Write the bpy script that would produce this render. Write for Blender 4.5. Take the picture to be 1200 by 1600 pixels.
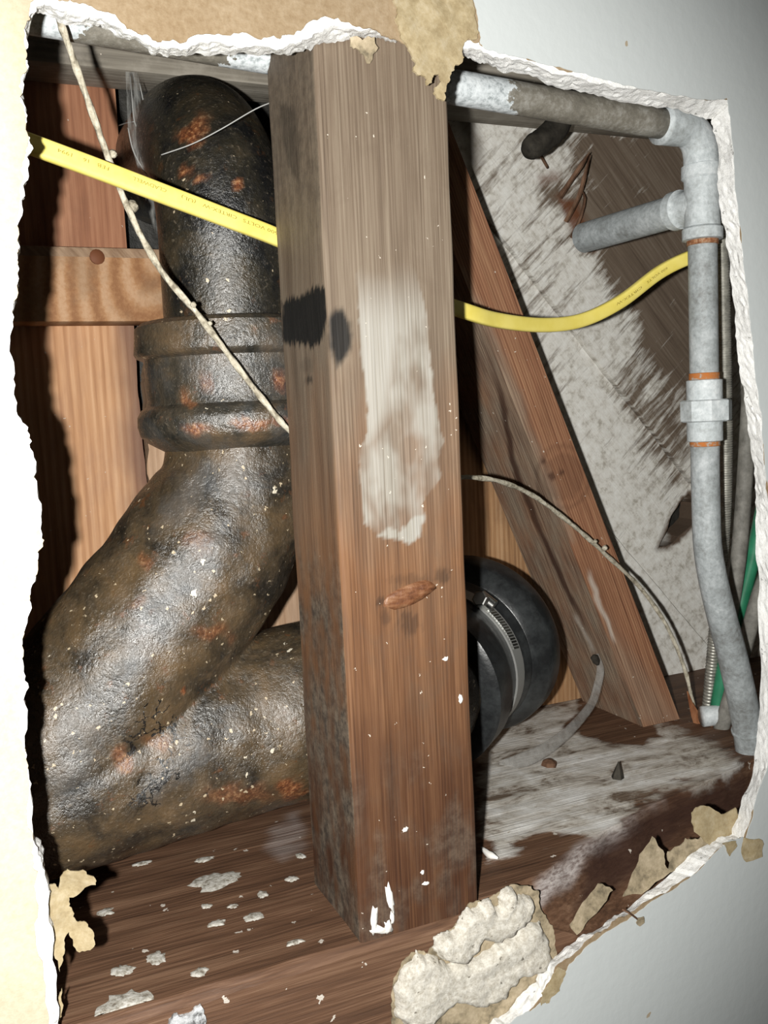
import bpy, bmesh, math, random
import numpy as np
from math import radians, sin, cos, pi, sqrt, atan2
from mathutils import Vector, Matrix, noise as mnoise
from mathutils.geometry import delaunay_2d_cdt

random.seed(7)
for o in list(bpy.data.objects): bpy.data.objects.remove(o)
S = bpy.context.scene
COL = S.collection

# ------------------------------------------------------------------ camera, light, exposure
CAM_D = 0.285                      # metres in front of the wall face (wall face is y = 0)
FOC = 1460.0
def cam_axes(yaw, pitch, roll):
    yaw, pitch, roll = map(radians, (yaw, pitch, roll))
    f = Vector((sin(yaw)*cos(pitch), cos(yaw)*cos(pitch), sin(pitch)))
    r = Vector((cos(yaw), -sin(yaw), 0)); u = r.cross(f)
    return f, r*cos(roll)+u*sin(roll), u*cos(roll)-r*sin(roll)
CF, CR, CU = cam_axes(24, -6, -2.75)
CC = Vector((0, -CAM_D, 0))
cd = bpy.data.cameras.new('camera'); cam = bpy.data.objects.new('camera', cd); COL.objects.link(cam)
cd.sensor_width = 36; cd.sensor_fit = 'AUTO'; cd.lens = 36*FOC/1600
cd.clip_start = 0.005; cd.clip_end = 50
M = Matrix((CR, CU, -CF)).transposed().to_4x4(); M.translation = CC
cam.matrix_world = M
S.camera = cam

w = bpy.data.worlds.new('dim_room'); S.world = w; w.use_nodes = True
w.node_tree.nodes['Background'].inputs[0].default_value = (0.9, 0.95, 1.0, 1)
w.node_tree.nodes['Background'].inputs[1].default_value = 0.0015

fl = bpy.data.lights.new('camera_flash', 'SPOT'); fl.shadow_soft_size = 0.0035
fl.energy = 11.2; fl.color = (1.0, 0.985, 0.94); fl.spot_size = radians(92); fl.spot_blend = 0.55
flo = bpy.data.objects.new('camera_flash', fl); COL.objects.link(flo)
M2 = M @ Matrix.Rotation(radians(1.0), 4, 'Y'); M2.translation = CC + Vector((-0.025, 0.002, -0.002))
flo.matrix_world = M2 @ Matrix.Diagonal((0.76, 1.0, 1.0, 1.0))      # a flash head throws a beam that is narrower across

S.view_settings.view_transform = 'Standard'; S.view_settings.look = 'None'
S.view_settings.exposure = 0.0; S.view_settings.gamma = 1.0; S.view_settings.use_curve_mapping = False

# ------------------------------------------------------------------ measuring helpers
def ray(x, y): return CF + CR*((x-600)/FOC) + CU*((800-y)/FOC)
def aty(x, y, Y):
    d = ray(x, y); return CC + d*((Y-CC.y)/d.y)
def atz(x, y, Z):
    d = ray(x, y); return CC + d*((Z-CC.z)/d.z)
def atx(x, y, X):
    d = ray(x, y); return CC + d*((X-CC.x)/d.x)
def topx(P):
    P = np.asarray(P, dtype=float) - np.array(CC)
    z = P @ np.array(CF)
    return 600+FOC*(P @ np.array(CR))/z, 800-FOC*(P @ np.array(CU))/z

# ------------------------------------------------------------------ object helpers
def link(name, verts, faces, mat, parent=None, smooth=False, base=None):
    """verts in world metres; the object's origin goes to `base`"""
    me = bpy.data.meshes.new(name)
    b = Vector(base) if base is not None else (Vector(parent['_b']) if parent is not None and '_b' in parent else Vector((0,0,0)))
    me.from_pydata([tuple(Vector(v)-b) for v in verts], [], faces)
    me.update()
    if smooth: me.polygons.foreach_set('use_smooth', [True]*len(me.polygons))
    ob = bpy.data.objects.new(name, me); COL.objects.link(ob)
    ms = mat if isinstance(mat, (list, tuple)) else [mat]
    for m_ in ms: me.materials.append(m_)
    if parent is not None:
        ob.parent = parent; ob['_b'] = tuple(b)
    else:
        ob.location = b; ob['_b'] = tuple(b)
    return ob
def fix_normals(ob):
    bm = bmesh.new(); bm.from_mesh(ob.data); bmesh.ops.recalc_face_normals(bm, faces=bm.faces); bm.to_mesh(ob.data); bm.free()
    return ob
def empty(name, loc, label, cat, group=None):
    o = bpy.data.objects.new(name, None); COL.objects.link(o); o.location = loc; o.empty_display_size = 0.01
    o['_b'] = tuple(loc); return tag(o, label, cat, group)
def tag(o, label, cat, group=None):
    o['label'] = label; o['category'] = cat
    if group: o['group'] = group
    return o
def struct(o): o['kind'] = 'structure'; return o

def catmull(pts, n):
    P = [np.array(p, float) for p in pts]
    P = [2*P[0]-P[1]] + P + [2*P[-1]-P[-2]]
    out = []
    for i in range(1, len(P)-2):
        for k in range(n):
            t = k/n
            out.append(0.5*((2*P[i])+(-P[i-1]+P[i+1])*t+(2*P[i-1]-5*P[i]+4*P[i+1]-P[i+2])*t*t+(-P[i-1]+3*P[i]-3*P[i+1]+P[i+2])*t**3))
    out.append(P[-2]); return out

def tube_geo(pts, rad, seg=16, n=6, cap=True, flat=None, up=None, round_ends=False, jitter=0, twist=0):
    """pts world; rad number or list per control point; flat = thickness ratio along `up`"""
    rl = [rad]*len(pts) if not isinstance(rad, (list, tuple)) else list(rad)
    C = catmull([tuple(p)+(r,) for p, r in zip(pts, rl)], n)
    P = [Vector(c[:3]) for c in C]; R = [float(c[3]) for c in C]
    if round_ends:
        r0, d0 = R[0], (P[0]-P[1]).normalized(); r1, d1 = R[-1], (P[-1]-P[-2]).normalized()
        A = [(P[0]+d0*r0*sin(a), r0*cos(a)) for a in (1.45, 1.2, .8, .4)]
        B = [(P[-1]+d1*r1*sin(a), r1*cos(a)) for a in (.4, .8, 1.2, 1.45)]
        P = [a[0] for a in A]+P+[b[0] for b in B]; R = [a[1] for a in A]+R+[b[1] for b in B]
    verts, faces = [], []
    T = [(P[min(i+1, len(P)-1)]-P[max(i-1, 0)]).normalized() for i in range(len(P))]
    a = Vector(up) if up is not None else (Vector((0, 0, 1)) if abs(T[0].z) < .9 else Vector((0, 1, 0)))
    for i, p in enumerate(P):
        t = T[i]
        if up is not None: a = Vector(up)
        a = (a - t*a.dot(t)).normalized(); b = t.cross(a)
        for k in range(seg):
            th = 2*pi*k/seg + twist*i
            ca, sa = cos(th), sin(th)
            rr = R[i]
            if jitter: rr *= 1+jitter*mnoise.noise(Vector((p.x*300+ca*1.5, p.y*300+sa*1.5, p.z*300)))
            if flat is not None:
                e = 0.55
                ca = math.copysign(abs(ca)**e, ca); sa = math.copysign(abs(sa)**e, sa)
                verts.append(p + a*(rr*flat*ca) + b*(rr*sa))
            else: verts.append(p + a*(rr*ca) + b*(rr*sa))
        if i:
            o, q = (i-1)*seg, i*seg
            for k in range(seg):
                faces.append((o+k, o+(k+1) % seg, q+(k+1) % seg, q+k))
    if cap:
        faces.append(tuple(range(seg))[::-1]); faces.append(tuple(range((len(P)-1)*seg, len(P)*seg)))
    return verts, faces
def tube(name, pts, rad, mat, parent=None, **kw):
    smooth = kw.pop('smooth', True); base = kw.pop('base', None)
    v, f = tube_geo(pts, rad, **kw)
    ob = fix_normals(link(name, v, f, mat, parent, smooth, base)); return ob
def lathe(name, prof, org, axis, mat, parent=None, seg=40, smooth=True, a0=0, base=None, cap=True):
    org = Vector(org); ax = Vector(axis).normalized()
    u = ax.orthogonal().normalized(); v_ = ax.cross(u)
    V, F_ = [], []
    for i, (s, r) in enumerate(prof):
        for k in range(seg):
            th = 2*pi*k/seg+a0
            V.append(org + ax*s + u*(r*cos(th)) + v_*(r*sin(th)))
        if i:
            for k in range(seg):
                F_.append(((i-1)*seg+k, (i-1)*seg+(k+1) % seg, i*seg+(k+1) % seg, i*seg+k))
    if cap:
        F_.append(tuple(range(seg))); F_.append(tuple(range((len(prof)-1)*seg, len(prof)*seg)))
    ob = fix_normals(link(name, V, F_, mat, parent, smooth, base))
    if smooth: sharp(ob, 38)
    return ob
def sharp(ob, deg):
    me = ob.data
    bm = bmesh.new(); bm.from_mesh(me)
    for e in bm.edges:
        if len(e.link_faces) == 2: e.smooth = e.calc_face_angle(0) < radians(deg)
    bm.to_mesh(me); bm.free()
def box(name, c0, c1, mat, parent=None, bev=0.0015, base=None, rot=None, seg=2):
    bm = bmesh.new(); bmesh.ops.create_cube(bm, size=1)
    c0, c1 = Vector(c0), Vector(c1); s = c1-c0; c = (c0+c1)/2
    for v in bm.verts: v.co = Vector((v.co.x*s.x, v.co.y*s.y, v.co.z*s.z))
    if bev: bmesh.ops.bevel(bm, geom=bm.edges[:]+bm.verts[:], offset=bev, segments=seg, affect='EDGES', profile=.6)
    for v in bm.verts: v.co = (rot @ v.co if rot is not None else v.co) + c
    V = [v.co.copy() for v in bm.verts]; bm.verts.index_update(); F_ = [[v.index for v in f.verts] for f in bm.faces]; bm.free()
    ob = link(name, V, F_, mat, parent, True, base); sharp(ob, 50); return ob

def rough_loop(loop, amp, lvl=3, seed=0):
    """fractal jitter on a closed 2-D loop"""
    rng = random.Random(seed); L = [Vector(p) for p in loop]
    for l in range(lvl):
        out = []
        for i, p in enumerate(L):
            q = L[(i+1) % len(L)]; out.append(p); d = q-p
            if d.length < amp*.35: continue
            nrm = Vector((-d.y, d.x)).normalized()
            out.append((p+q)/2 + nrm*rng.uniform(-1, 1)*min(amp, d.length*.22))
        L = out; amp *= .62
    return L
def in_poly(x, y, loop):
    L = np.array([tuple(p) for p in loop], float); x = np.asarray(x, float); y = np.asarray(y, float)
    ins = np.zeros(x.shape, bool); j = len(L)-1
    for i in range(len(L)):
        xi, yi = L[i]; xj, yj = L[j]
        c = ((yi > y) != (yj > y)) & (x < (xj-xi)*(y-yi)/((yj-yi) if yj != yi else 1e-12)+xi)
        ins ^= c; j = i
    return ins
def sdist(x, y, loop):
    """signed distance to a polygon, positive inside"""
    L = np.array([tuple(p) for p in loop], float); d = np.full(np.shape(x), 1e9)
    for i in range(len(L)):
        a, b = L[i], L[(i+1) % len(L)]; ab = b-a
        t = np.clip(((x-a[0])*ab[0]+(y-a[1])*ab[1])/max(ab@ab, 1e-12), 0, 1)
        d = np.minimum(d, np.hypot(x-a[0]-t*ab[0], y-a[1]-t*ab[1]))
    return np.where(in_poly(x, y, loop), d, -d)
def cdt(loop, holes=(), step=None, seed=1):
    """triangulate a 2-D region; returns points and triangles"""
    pts = [Vector(p) for p in loop]; edges = [(i, (i+1) % len(pts)) for i in range(len(pts))]
    for h in holes:
        o = len(pts); pts += [Vector(p) for p in h]; edges += [(o+i, o+(i+1) % len(h)) for i in range(len(h))]
    if step:
        rng = random.Random(seed)
        A = np.array([tuple(p) for p in loop]); x0, y0 = A.min(0); x1, y1 = A.max(0)
        gx, gy = np.meshgrid(np.arange(x0, x1, step), np.arange(y0, y1, step*.87))
        gx = gx + (np.arange(gx.shape[0]) % 2)[:, None]*step*.5
        gx = gx.ravel(); gy = gy.ravel()
        k = sdist(gx, gy, loop) > step*.4
        for h in holes: k &= sdist(gx, gy, h) < -step*.4
        pts += [Vector((a, b)) for a, b in zip(gx[k], gy[k])]
    V, _, Fc, *_r = delaunay_2d_cdt(pts, edges, [], 0, 1e-7)
    V = [Vector(v) for v in V]
    cx = np.array([[sum(V[i].x for i in f)/3, sum(V[i].y for i in f)/3] for f in Fc])
    k = in_poly(cx[:, 0], cx[:, 1], loop)
    for h in holes: k &= ~in_poly(cx[:, 0], cx[:, 1], h)
    return V, [tuple(f) for f, g in zip(Fc, k) if g]
def sheet(loop, step, front, back, holes=()):
    """solid sheet in the XZ plane: front(x,z) and back(x,z) give y; returns verts, faces"""
    P, T = cdt(loop, holes, step)
    n = len(P); V = [Vector((p.x, front(p.x, p.y), p.y)) for p in P] + [Vector((p.x, back(p.x, p.y), p.y)) for p in P]
    F_ = [t for t in T] + [tuple(i+n for i in reversed(t)) for t in T]
    cnt = {}
    for t in T:
        for a, b in ((t[0], t[1]), (t[1], t[2]), (t[2], t[0])):
            cnt[(a, b)] = 1
    for (a, b) in cnt:
        if (b, a) not in cnt: F_.append((b, a, a+n, b+n))
    return V, F_
def px_loop(pl, Y): return [Vector((p.x, p.z)) for p in (aty(x, y, Y) for x, y in pl)]
def set_masks(ob, fn):
    """colour attribute 'mask' from fn(world xyz, px, py) -> dict of r,g,b arrays"""
    me = ob.data; n = len(me.vertices); co = np.empty(n*3); me.vertices.foreach_get('co', co); co = co.reshape(-1, 3)
    b = np.array(ob['_b']); W = co + b
    px, py = topx(W); r, g, bl = fn(W, px, py)
    a = me.color_attributes.new('mask', 'FLOAT_COLOR', 'POINT')
    c = np.ones((n, 4)); c[:, 0] = r; c[:, 1] = g; c[:, 2] = bl
    a.data.foreach_set('color', c.ravel())
def nz(W, s, seed=0):
    out = np.empty(len(W))
    for i, p in enumerate(W): out[i] = mnoise.fractal(Vector((p[0]*s[0]+seed, p[1]*s[1], p[2]*s[2])), .9, 2.0, 3)
    return out
def sstep(x, a, b):
    t = np.clip((x-a)/(b-a), 0, 1); return t*t*(3-2*t)

# ------------------------------------------------------------------ materials
class NT:
    def __init__(s, name, rough=.7, spec=.4, metal=0):
        s.m = bpy.data.materials.new(name); s.m.use_nodes = True; s.t = s.m.node_tree
        s.b = s.t.nodes['Principled BSDF']; s.b.inputs['Roughness'].default_value = rough
        s.b.inputs['Specular IOR Level'].default_value = spec; s.b.inputs['Metallic'].default_value = metal
        s.pos = s.n('ShaderNodeNewGeometry').outputs['Position']
    def n(s, t): return s.t.nodes.new(t)
    def set(s, sock, v):
        if isinstance(v, bpy.types.NodeSocket): s.t.links.new(v, sock)
        else:
            if isinstance(v, tuple) and len(v) == 3 and sock.type == 'RGBA': v = v+(1,)
            sock.default_value = v
    def map(s, vec=None, rot=(0, 0, 0), scale=(1, 1, 1), loc=(0, 0, 0)):
        a = s.n('ShaderNodeMapping'); s.set(a.inputs['Vector'], vec or s.pos); a.inputs['Rotation'].default_value = rot
        a.inputs['Scale'].default_value = scale; a.inputs['Location'].default_value = loc; return a.outputs[0]
    def noise(s, vec=None, scale=1, detail=4, rough=.55, dist=0):
        a = s.n('ShaderNodeTexNoise'); s.set(a.inputs['Vector'], vec or s.pos); a.inputs['Scale'].default_value = scale
        a.inputs['Detail'].default_value = detail; a.inputs['Roughness'].default_value = rough; a.inputs['Distortion'].default_value = dist
        return a.outputs['Fac']
    def wave(s, vec, scale, dist=2, detail=2, dscale=1, kind='BANDS', direction='X'):
        a = s.n('ShaderNodeTexWave'); s.set(a.inputs['Vector'], vec); a.wave_type = kind
        if kind == 'BANDS': a.bands_direction = direction
        else: a.rings_direction = direction
        for k, v in zip(('Scale', 'Distortion', 'Detail', 'Detail Scale'), (scale, dist, detail, dscale)): a.inputs[k].default_value = v
        return a.outputs['Fac']
    def dots(s, scale, rad=.25, dens=.2, vec=None):
        nn = s.n('ShaderNodeTexNoise'); nn.inputs['Scale'].default_value = scale*2.2; nn.inputs['Detail'].default_value = 3; s.set(nn.inputs['Vector'], s.pos)
        vm = s.n('ShaderNodeVectorMath'); vm.operation = 'MULTIPLY_ADD'; s.t.links.new(nn.outputs['Color'], vm.inputs[0]); vm.inputs[1].default_value = (1.1/scale,)*3; s.set(vm.inputs[2], vec or s.pos)
        a = s.n('ShaderNodeTexVoronoi'); s.set(a.inputs['Vector'], vm.outputs[0]); a.inputs['Scale'].default_value = scale
        sep = s.n('ShaderNodeSeparateColor'); s.t.links.new(a.outputs['Color'], sep.inputs[0])
        near = s.math('LESS_THAN', a.outputs['Distance'], s.math('MULTIPLY', sep.outputs[1], rad))
        return s.math('MULTIPLY', near, s.math('LESS_THAN', sep.outputs[0], dens))
    def cracks(s, scale, width=.03, vec=None):
        a = s.n('ShaderNodeTexVoronoi'); a.feature = 'DISTANCE_TO_EDGE'
        nn = s.n('ShaderNodeTexNoise'); nn.inputs['Scale'].default_value = scale*1.3; nn.inputs['Detail'].default_value = 4; s.set(nn.inputs['Vector'], s.pos)
        vm = s.n('ShaderNodeVectorMath'); vm.operation = 'MULTIPLY_ADD'; s.t.links.new(nn.outputs['Color'], vm.inputs[0]); vm.inputs[1].default_value = (1.6/scale,)*3; s.set(vm.inputs[2], vec or s.pos)
        s.set(a.inputs['Vector'], vm.outputs[0]); a.inputs['Scale'].default_value = scale
        return s.math('LESS_THAN', a.outputs['Distance'], width)
    def math(s, op, a, b=0.0, c=None):
        m = s.n('ShaderNodeMath'); m.operation = op; s.set(m.inputs[0], a); s.set(m.inputs[1], b)
        if c is not None: s.set(m.inputs[2], c)
        return m.outputs[0]
    def ramp(s, fac, stops, interp='LINEAR'):
        r = s.n('ShaderNodeValToRGB'); s.set(r.inputs[0], fac); cr = r.color_ramp; cr.interpolation = interp
        while len(cr.elements) < len(stops): cr.elements.new(.5)
        for e, (p, c) in zip(cr.elements, stops):
            e.position = p; e.color = (c, c, c, 1) if isinstance(c, (int, float)) else tuple(c)+(1,)
        return r.outputs[0]
    def mix(s, fac, a, b, mode='MIX'):
        m = s.n('ShaderNodeMix'); m.data_type = 'RGBA'; m.blend_type = mode
        s.set(m.inputs[0], fac); s.set(m.inputs[6], a); s.set(m.inputs[7], b); return m.outputs[2]
    def attr(s, name='mask'):
        a = s.n('ShaderNodeAttribute'); a.attribute_name = name
        sp = s.n('ShaderNodeSeparateColor'); s.t.links.new(a.outputs['Color'], sp.inputs[0]); return sp.outputs[0], sp.outputs[1], sp.outputs[2]
    def xyz(s):
        a = s.n('ShaderNodeSeparateXYZ'); s.t.links.new(s.pos, a.inputs[0]); return a.outputs
    def color(s, c): s.set(s.b.inputs['Base Color'], c)
    def rough(s, c): s.set(s.b.inputs['Roughness'], c)
    def bump(s, h, dist=.0005, strength=1.0):
        b = s.n('ShaderNodeBump'); b.inputs['Distance'].default_value = dist; b.inputs['Strength'].default_value = strength
        s.set(b.inputs['Height'], h); s.t.links.new(b.outputs[0], s.b.inputs['Normal'])

def wood(name, cols, ang=90, fine=1.0, rings=.5, ringscale=1.0, ringdist=3, rough=.75, blotch=(.3, (.2, .15, .1)), dust=.0, dustcol=(.6, .55, .48), masks=None, bump=.0004, seed=0, spec=.3):
    """grain runs at `ang` degrees in the XZ plane (90 = vertical)"""
    k = NT(name, rough, spec)
    v = k.map(rot=(0, radians(ang-90), 0), loc=(seed, seed*.7, 0))     # grain now along local Z
    g = k.noise(k.map(v, scale=(900*fine, 900*fine, 22)), 1, 3, .6)
    g2 = k.noise(k.map(v, scale=(170*fine, 170*fine, 6)), 1, 3, .55)
    rg = k.wave(k.map(v, scale=(1, .6, .045)), 95*ringscale, ringdist, 2, 3)
    f = k.math('ADD', k.math('MULTIPLY', g, .42), k.math('MULTIPLY', g2, .58-.25*rings))
    f = k.math('ADD', f, k.math('MULTIPLY', rg, .25*rings))
    c = k.ramp(f, [(.28, cols[0]), (.47, cols[1]), (.66, cols[2])])
    if blotch[0]:
        bl = k.ramp(k.noise(k.map(v, scale=(55, 55, 20)), 1, 5, .65, .6), [(.46, 0.0), (.68, 1.0)])
        c = k.mix(k.math('MULTIPLY', bl, blotch[0]), c, blotch[1])
    if masks:
        ch = k.attr()
        for i, col in masks: c = k.mix(ch[i], c, col if isinstance(col, tuple) else col(k, g))
    if dust:
        c = k.mix(k.math('MULTIPLY', k.ramp(k.noise(None, 60, 6, .7), [(.45, 0.), (.75, 1.)]), dust), c, dustcol)
    c = k.mix(k.dots(460, .24, .04), c, (.62, .56, .48))
    k.color(c); k.bump(k.math('ADD', g, k.math('MULTIPLY', g2, .6)), bump); return k

# --- timber
m_stud = None
def stud_mat():
    k = NT('weathered_stud_wood', .68, .3)
    g = k.noise(k.map(scale=(1500, 1500, 26)), 1, 3, .6)
    g2 = k.noise(k.map(scale=(190, 190, 9)), 1, 4, .6)
    rg = k.wave(k.map(scale=(1, .6, .03)), 235, 3.0, 2, 2)
    f = k.math('ADD', k.math('ADD', k.math('MULTIPLY', g, .40), k.math('MULTIPLY', g2, .53)), k.math('MULTIPLY', rg, .07))
    z = k.xyz()[2]
    zz = k.math('ADD', z, k.math('MULTIPLY', k.math('SUBTRACT', k.noise(k.map(scale=(60, 60, 25)), 1, 4), .5), .10))
    t = k.math('DIVIDE', k.math('ADD', zz, .19), .32)           # 0 foot .. 1 head: the foot is stained darker and redder
    top = k.ramp(f, [(.28, (0.068, 0.047, 0.032)), (.48, (0.151, 0.112, 0.079)), (.70, (0.238, 0.192, 0.142))])
    mid = k.ramp(f, [(.28, (0.070, 0.030, 0.013)), (.48, (0.168, 0.079, 0.036)), (.70, (0.279, 0.149, 0.075))])
    low = k.ramp(f, [(.28, (0.026, 0.010, 0.005)), (.50, (0.068, 0.027, 0.012)), (.72, (0.126, 0.058, 0.026))])
    c = k.mix(k.ramp(t, [(.40, 0.), (.66, 1.)]), k.mix(k.ramp(t, [(.10, 0.), (.42, 1.)]), low, mid), top)
    bl = k.ramp(k.noise(k.map(scale=(70, 70, 32)), 1, 5, .65, .5), [(.50, 0.), (.70, 1.)])
    c = k.mix(k.math('MULTIPLY', bl, .35), c, (.10, .068, .046))
    R, G, B = k.attr()
    pale = k.ramp(f, [(.30, (0.164, 0.136, 0.103)), (.45, (0.296, 0.276, 0.238)), (.7, (0.396, 0.382, 0.355))])
    c = k.mix(R, c, pale)
    grime = k.ramp(k.noise(None, 210, 5, .7), [(.40, (.055, .045, .036)), (.62, (.17, .135, .10))])
    c = k.mix(B, c, grime)
    c = k.mix(G, c, k.ramp(g, [(.35, (.004, .004, .004)), (.75, (.014, .013, .012))]))
    c = k.mix(k.dots(480, .24, .05), c, (.60, .54, .46))
    k.color(c); k.bump(k.math('ADD', g, k.math('MULTIPLY', rg, .1)), .00022); return k.m
m_stud = stud_mat()
m_brace_face = wood('red_brace_wood', [(0.111, 0.044, 0.023), (0.248, 0.111, 0.059), (0.359, 0.193, 0.107)], ang=-69, fine=1.1, rings=.7, ringscale=2.2, blotch=(.25, (.12, .06, .03)), masks=[(0, lambda k, g: k.ramp(g, [(.35, (.15, .105, .075)), (.65, (.36, .28, .205))])), (1, (.05, .02, .012)), (2, (.50, .44, .38))]).m
m_board_red = wood('dark_red_board_wood', [(0.182, 0.072, 0.039), (0.323, 0.144, 0.078), (0.450, 0.229, 0.131)], fine=.6, rings=.3, blotch=(.2, (.10, .05, .035)), seed=1).m
m_board_tan = wood('orange_tan_board_wood', [(0.333, 0.161, 0.075), (0.507, 0.277, 0.144), (0.656, 0.406, 0.238)], fine=.55, rings=.55, ringscale=.8, blotch=(.25, (0.259, 0.142, 0.109)), masks=[(0, (.14, .075, .058))], seed=2).m
m_board_pale = wood('pale_pink_board_wood', [(.30, .17, .10), (.46, .30, .19), (.58, .40, .27)], fine=.7, rings=.4, blotch=(.3, (.22, .14, .10)), seed=3).m
m_board_right = wood('warm_tan_board_wood', [(.20, .10, .045), (.36, .20, .095), (.48, .30, .165)], fine=.6, rings=.6, blotch=(.35, (.12, .07, .045)), seed=5).m
def block_mat():
    k = NT('blocking_wood', .72, .3)
    a = aty(245, 392, .18)
    v = k.map(loc=(-a.x, 0, -a.z))
    v = k.map(v, rot=(0, radians(-18), 0)); v = k.map(v, scale=(1, 1, .55))
    rg = k.wave(v, 34, 1.2, 2, 1.2, 'RINGS', 'Y')
    g = k.noise(k.map(scale=(500, 500, 500)), 1, 4, .6)
    c = k.ramp(k.math('ADD', k.math('MULTIPLY', rg, .42), k.math('MULTIPLY', g, .58)), [(.28, (0.272, 0.128, 0.056)), (.50, (0.391, 0.208, 0.099)), (.72, (0.493, 0.306, 0.180))])
    bl = k.ramp(k.noise(None, 60, 5, .6), [(.5, 0.), (.68, 1.)])
    c = k.mix(k.math('MULTIPLY', bl, .4), c, (.23, .15, .09))
    z = k.xyz()[2]
    c = k.mix(k.math('MULTIPLY', k.math('GREATER_THAN', z, aty(160, 402, .18).z), .75), c, k.ramp(k.noise(k.map(k.map(rot=(0, radians(40), 0)), scale=(420, 420, 40)), 1, 3), [(.3, (.17, .11, .07)), (.7, (.40, .29, .20))]))
    k.color(c); k.bump(g, .0003); return k.m
m_block = block_mat()
m_header = wood('grey_header_wood', [(.12, .105, .085), (.24, .215, .175), (.36, .33, .28)], ang=0, fine=.6, rings=.3, blotch=(.3, (.12, .10, .08)), dust=.35).m
def plate_mat():
    k = NT('dark_sill_wood', .62, .3)
    g = k.noise(k.map(scale=(26, 700, 900)), 1, 4, .6)
    g2 = k.noise(k.map(scale=(9, 120, 170)), 1, 4, .6)
    c = k.ramp(k.math('ADD', k.math('MULTIPLY', g, .5), k.math('MULTIPLY', g2, .5)), [(.30, (0.046, 0.024, 0.015)), (.5, (0.122, 0.063, 0.036)), (.70, (0.237, 0.140, 0.087))])
    R, G, B = k.attr()
    ww = k.ramp(k.noise(k.map(scale=(38, 60, 60)), 1, 8, .72, .4), [(.36, (.17, .125, .09)), (.46, (.56, .52, .46)), (.64, (.86, .85, .82))])
    lim = k.math('MULTIPLY', R, k.ramp(k.math('ADD', k.math('MULTIPLY', R, .50), k.noise(k.map(scale=(45, 75, 75)), 1, 8, .70, .6)), [(.68, 0.), (.84, 1.)]))
    c = k.mix(lim, c, ww)
    c = k.mix(G, c, k.ramp(g, [(.35, (.20, .155, .14)), (.6, (.50, .45, .43))]))
    c = k.mix(B, c, (.035, .016, .012))
    c = k.mix(k.dots(240, .30, .10), c, (.55, .5, .44))
    k.color(c); k.bump(k.math('ADD', g, k.math('MULTIPLY', lim, .8)), .0005); return k.m
m_plate = plate_mat()
def lime_mat():
    k = NT('limewashed_plank_wood', .85, .2)
    v = k.map(rot=(0, radians(-48-90), 0))
    g = k.noise(k.map(v, scale=(600, 600, 22)), 1, 3, .6)
    wd = k.ramp(k.math('ADD', k.math('MULTIPLY', g, .6), k.math('MULTIPLY', k.noise(k.map(v, scale=(90, 90, 8)), 1, 4), .4)), [(.25, (.085, .060, .043)), (.5, (.165, .125, .092)), (.75, (.26, .215, .17))])
    st = k.noise(k.map(v, scale=(24, 24, 230)), 1, 6, .70, .3)      # brush strokes across the planks
    bl = k.noise(k.map(scale=(26, 26, 26)), 1, 5, .6, .3)
    R, G, B = k.attr()
    cov = k.math('ADD', k.math('ADD', k.math('MULTIPLY', st, .62), k.math('MULTIPLY', bl, .30)), k.math('SUBTRACT', k.math('MULTIPLY', R, .30), .085))
    wh = k.ramp(k.noise(None, 170, 6, .7), [(.32, (0.483, 0.452, 0.391)), (.48, (0.798, 0.777, 0.721)), (.66, (0.924, 0.919, 0.875))])
    c = k.mix(k.ramp(cov, [(.46, 0.), (.58, .95)]), wd, wh)
    c = k.mix(G, c, (.16, .055, .022))
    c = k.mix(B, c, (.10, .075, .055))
    k.color(c); k.bump(k.math('ADD', cov, k.math('MULTIPLY', g, .4)), .0006); return k.m
m_lime = lime_mat()
k = NT('tar_paper', .55, .4); k.color(k.ramp(k.noise(None, 60, 6, .7), [(.35, (.010, .010, .009)), (.7, (.045, .042, .036))])); k.bump(k.noise(None, 180, 5, .7), .0008); m_tar = k.m

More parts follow.
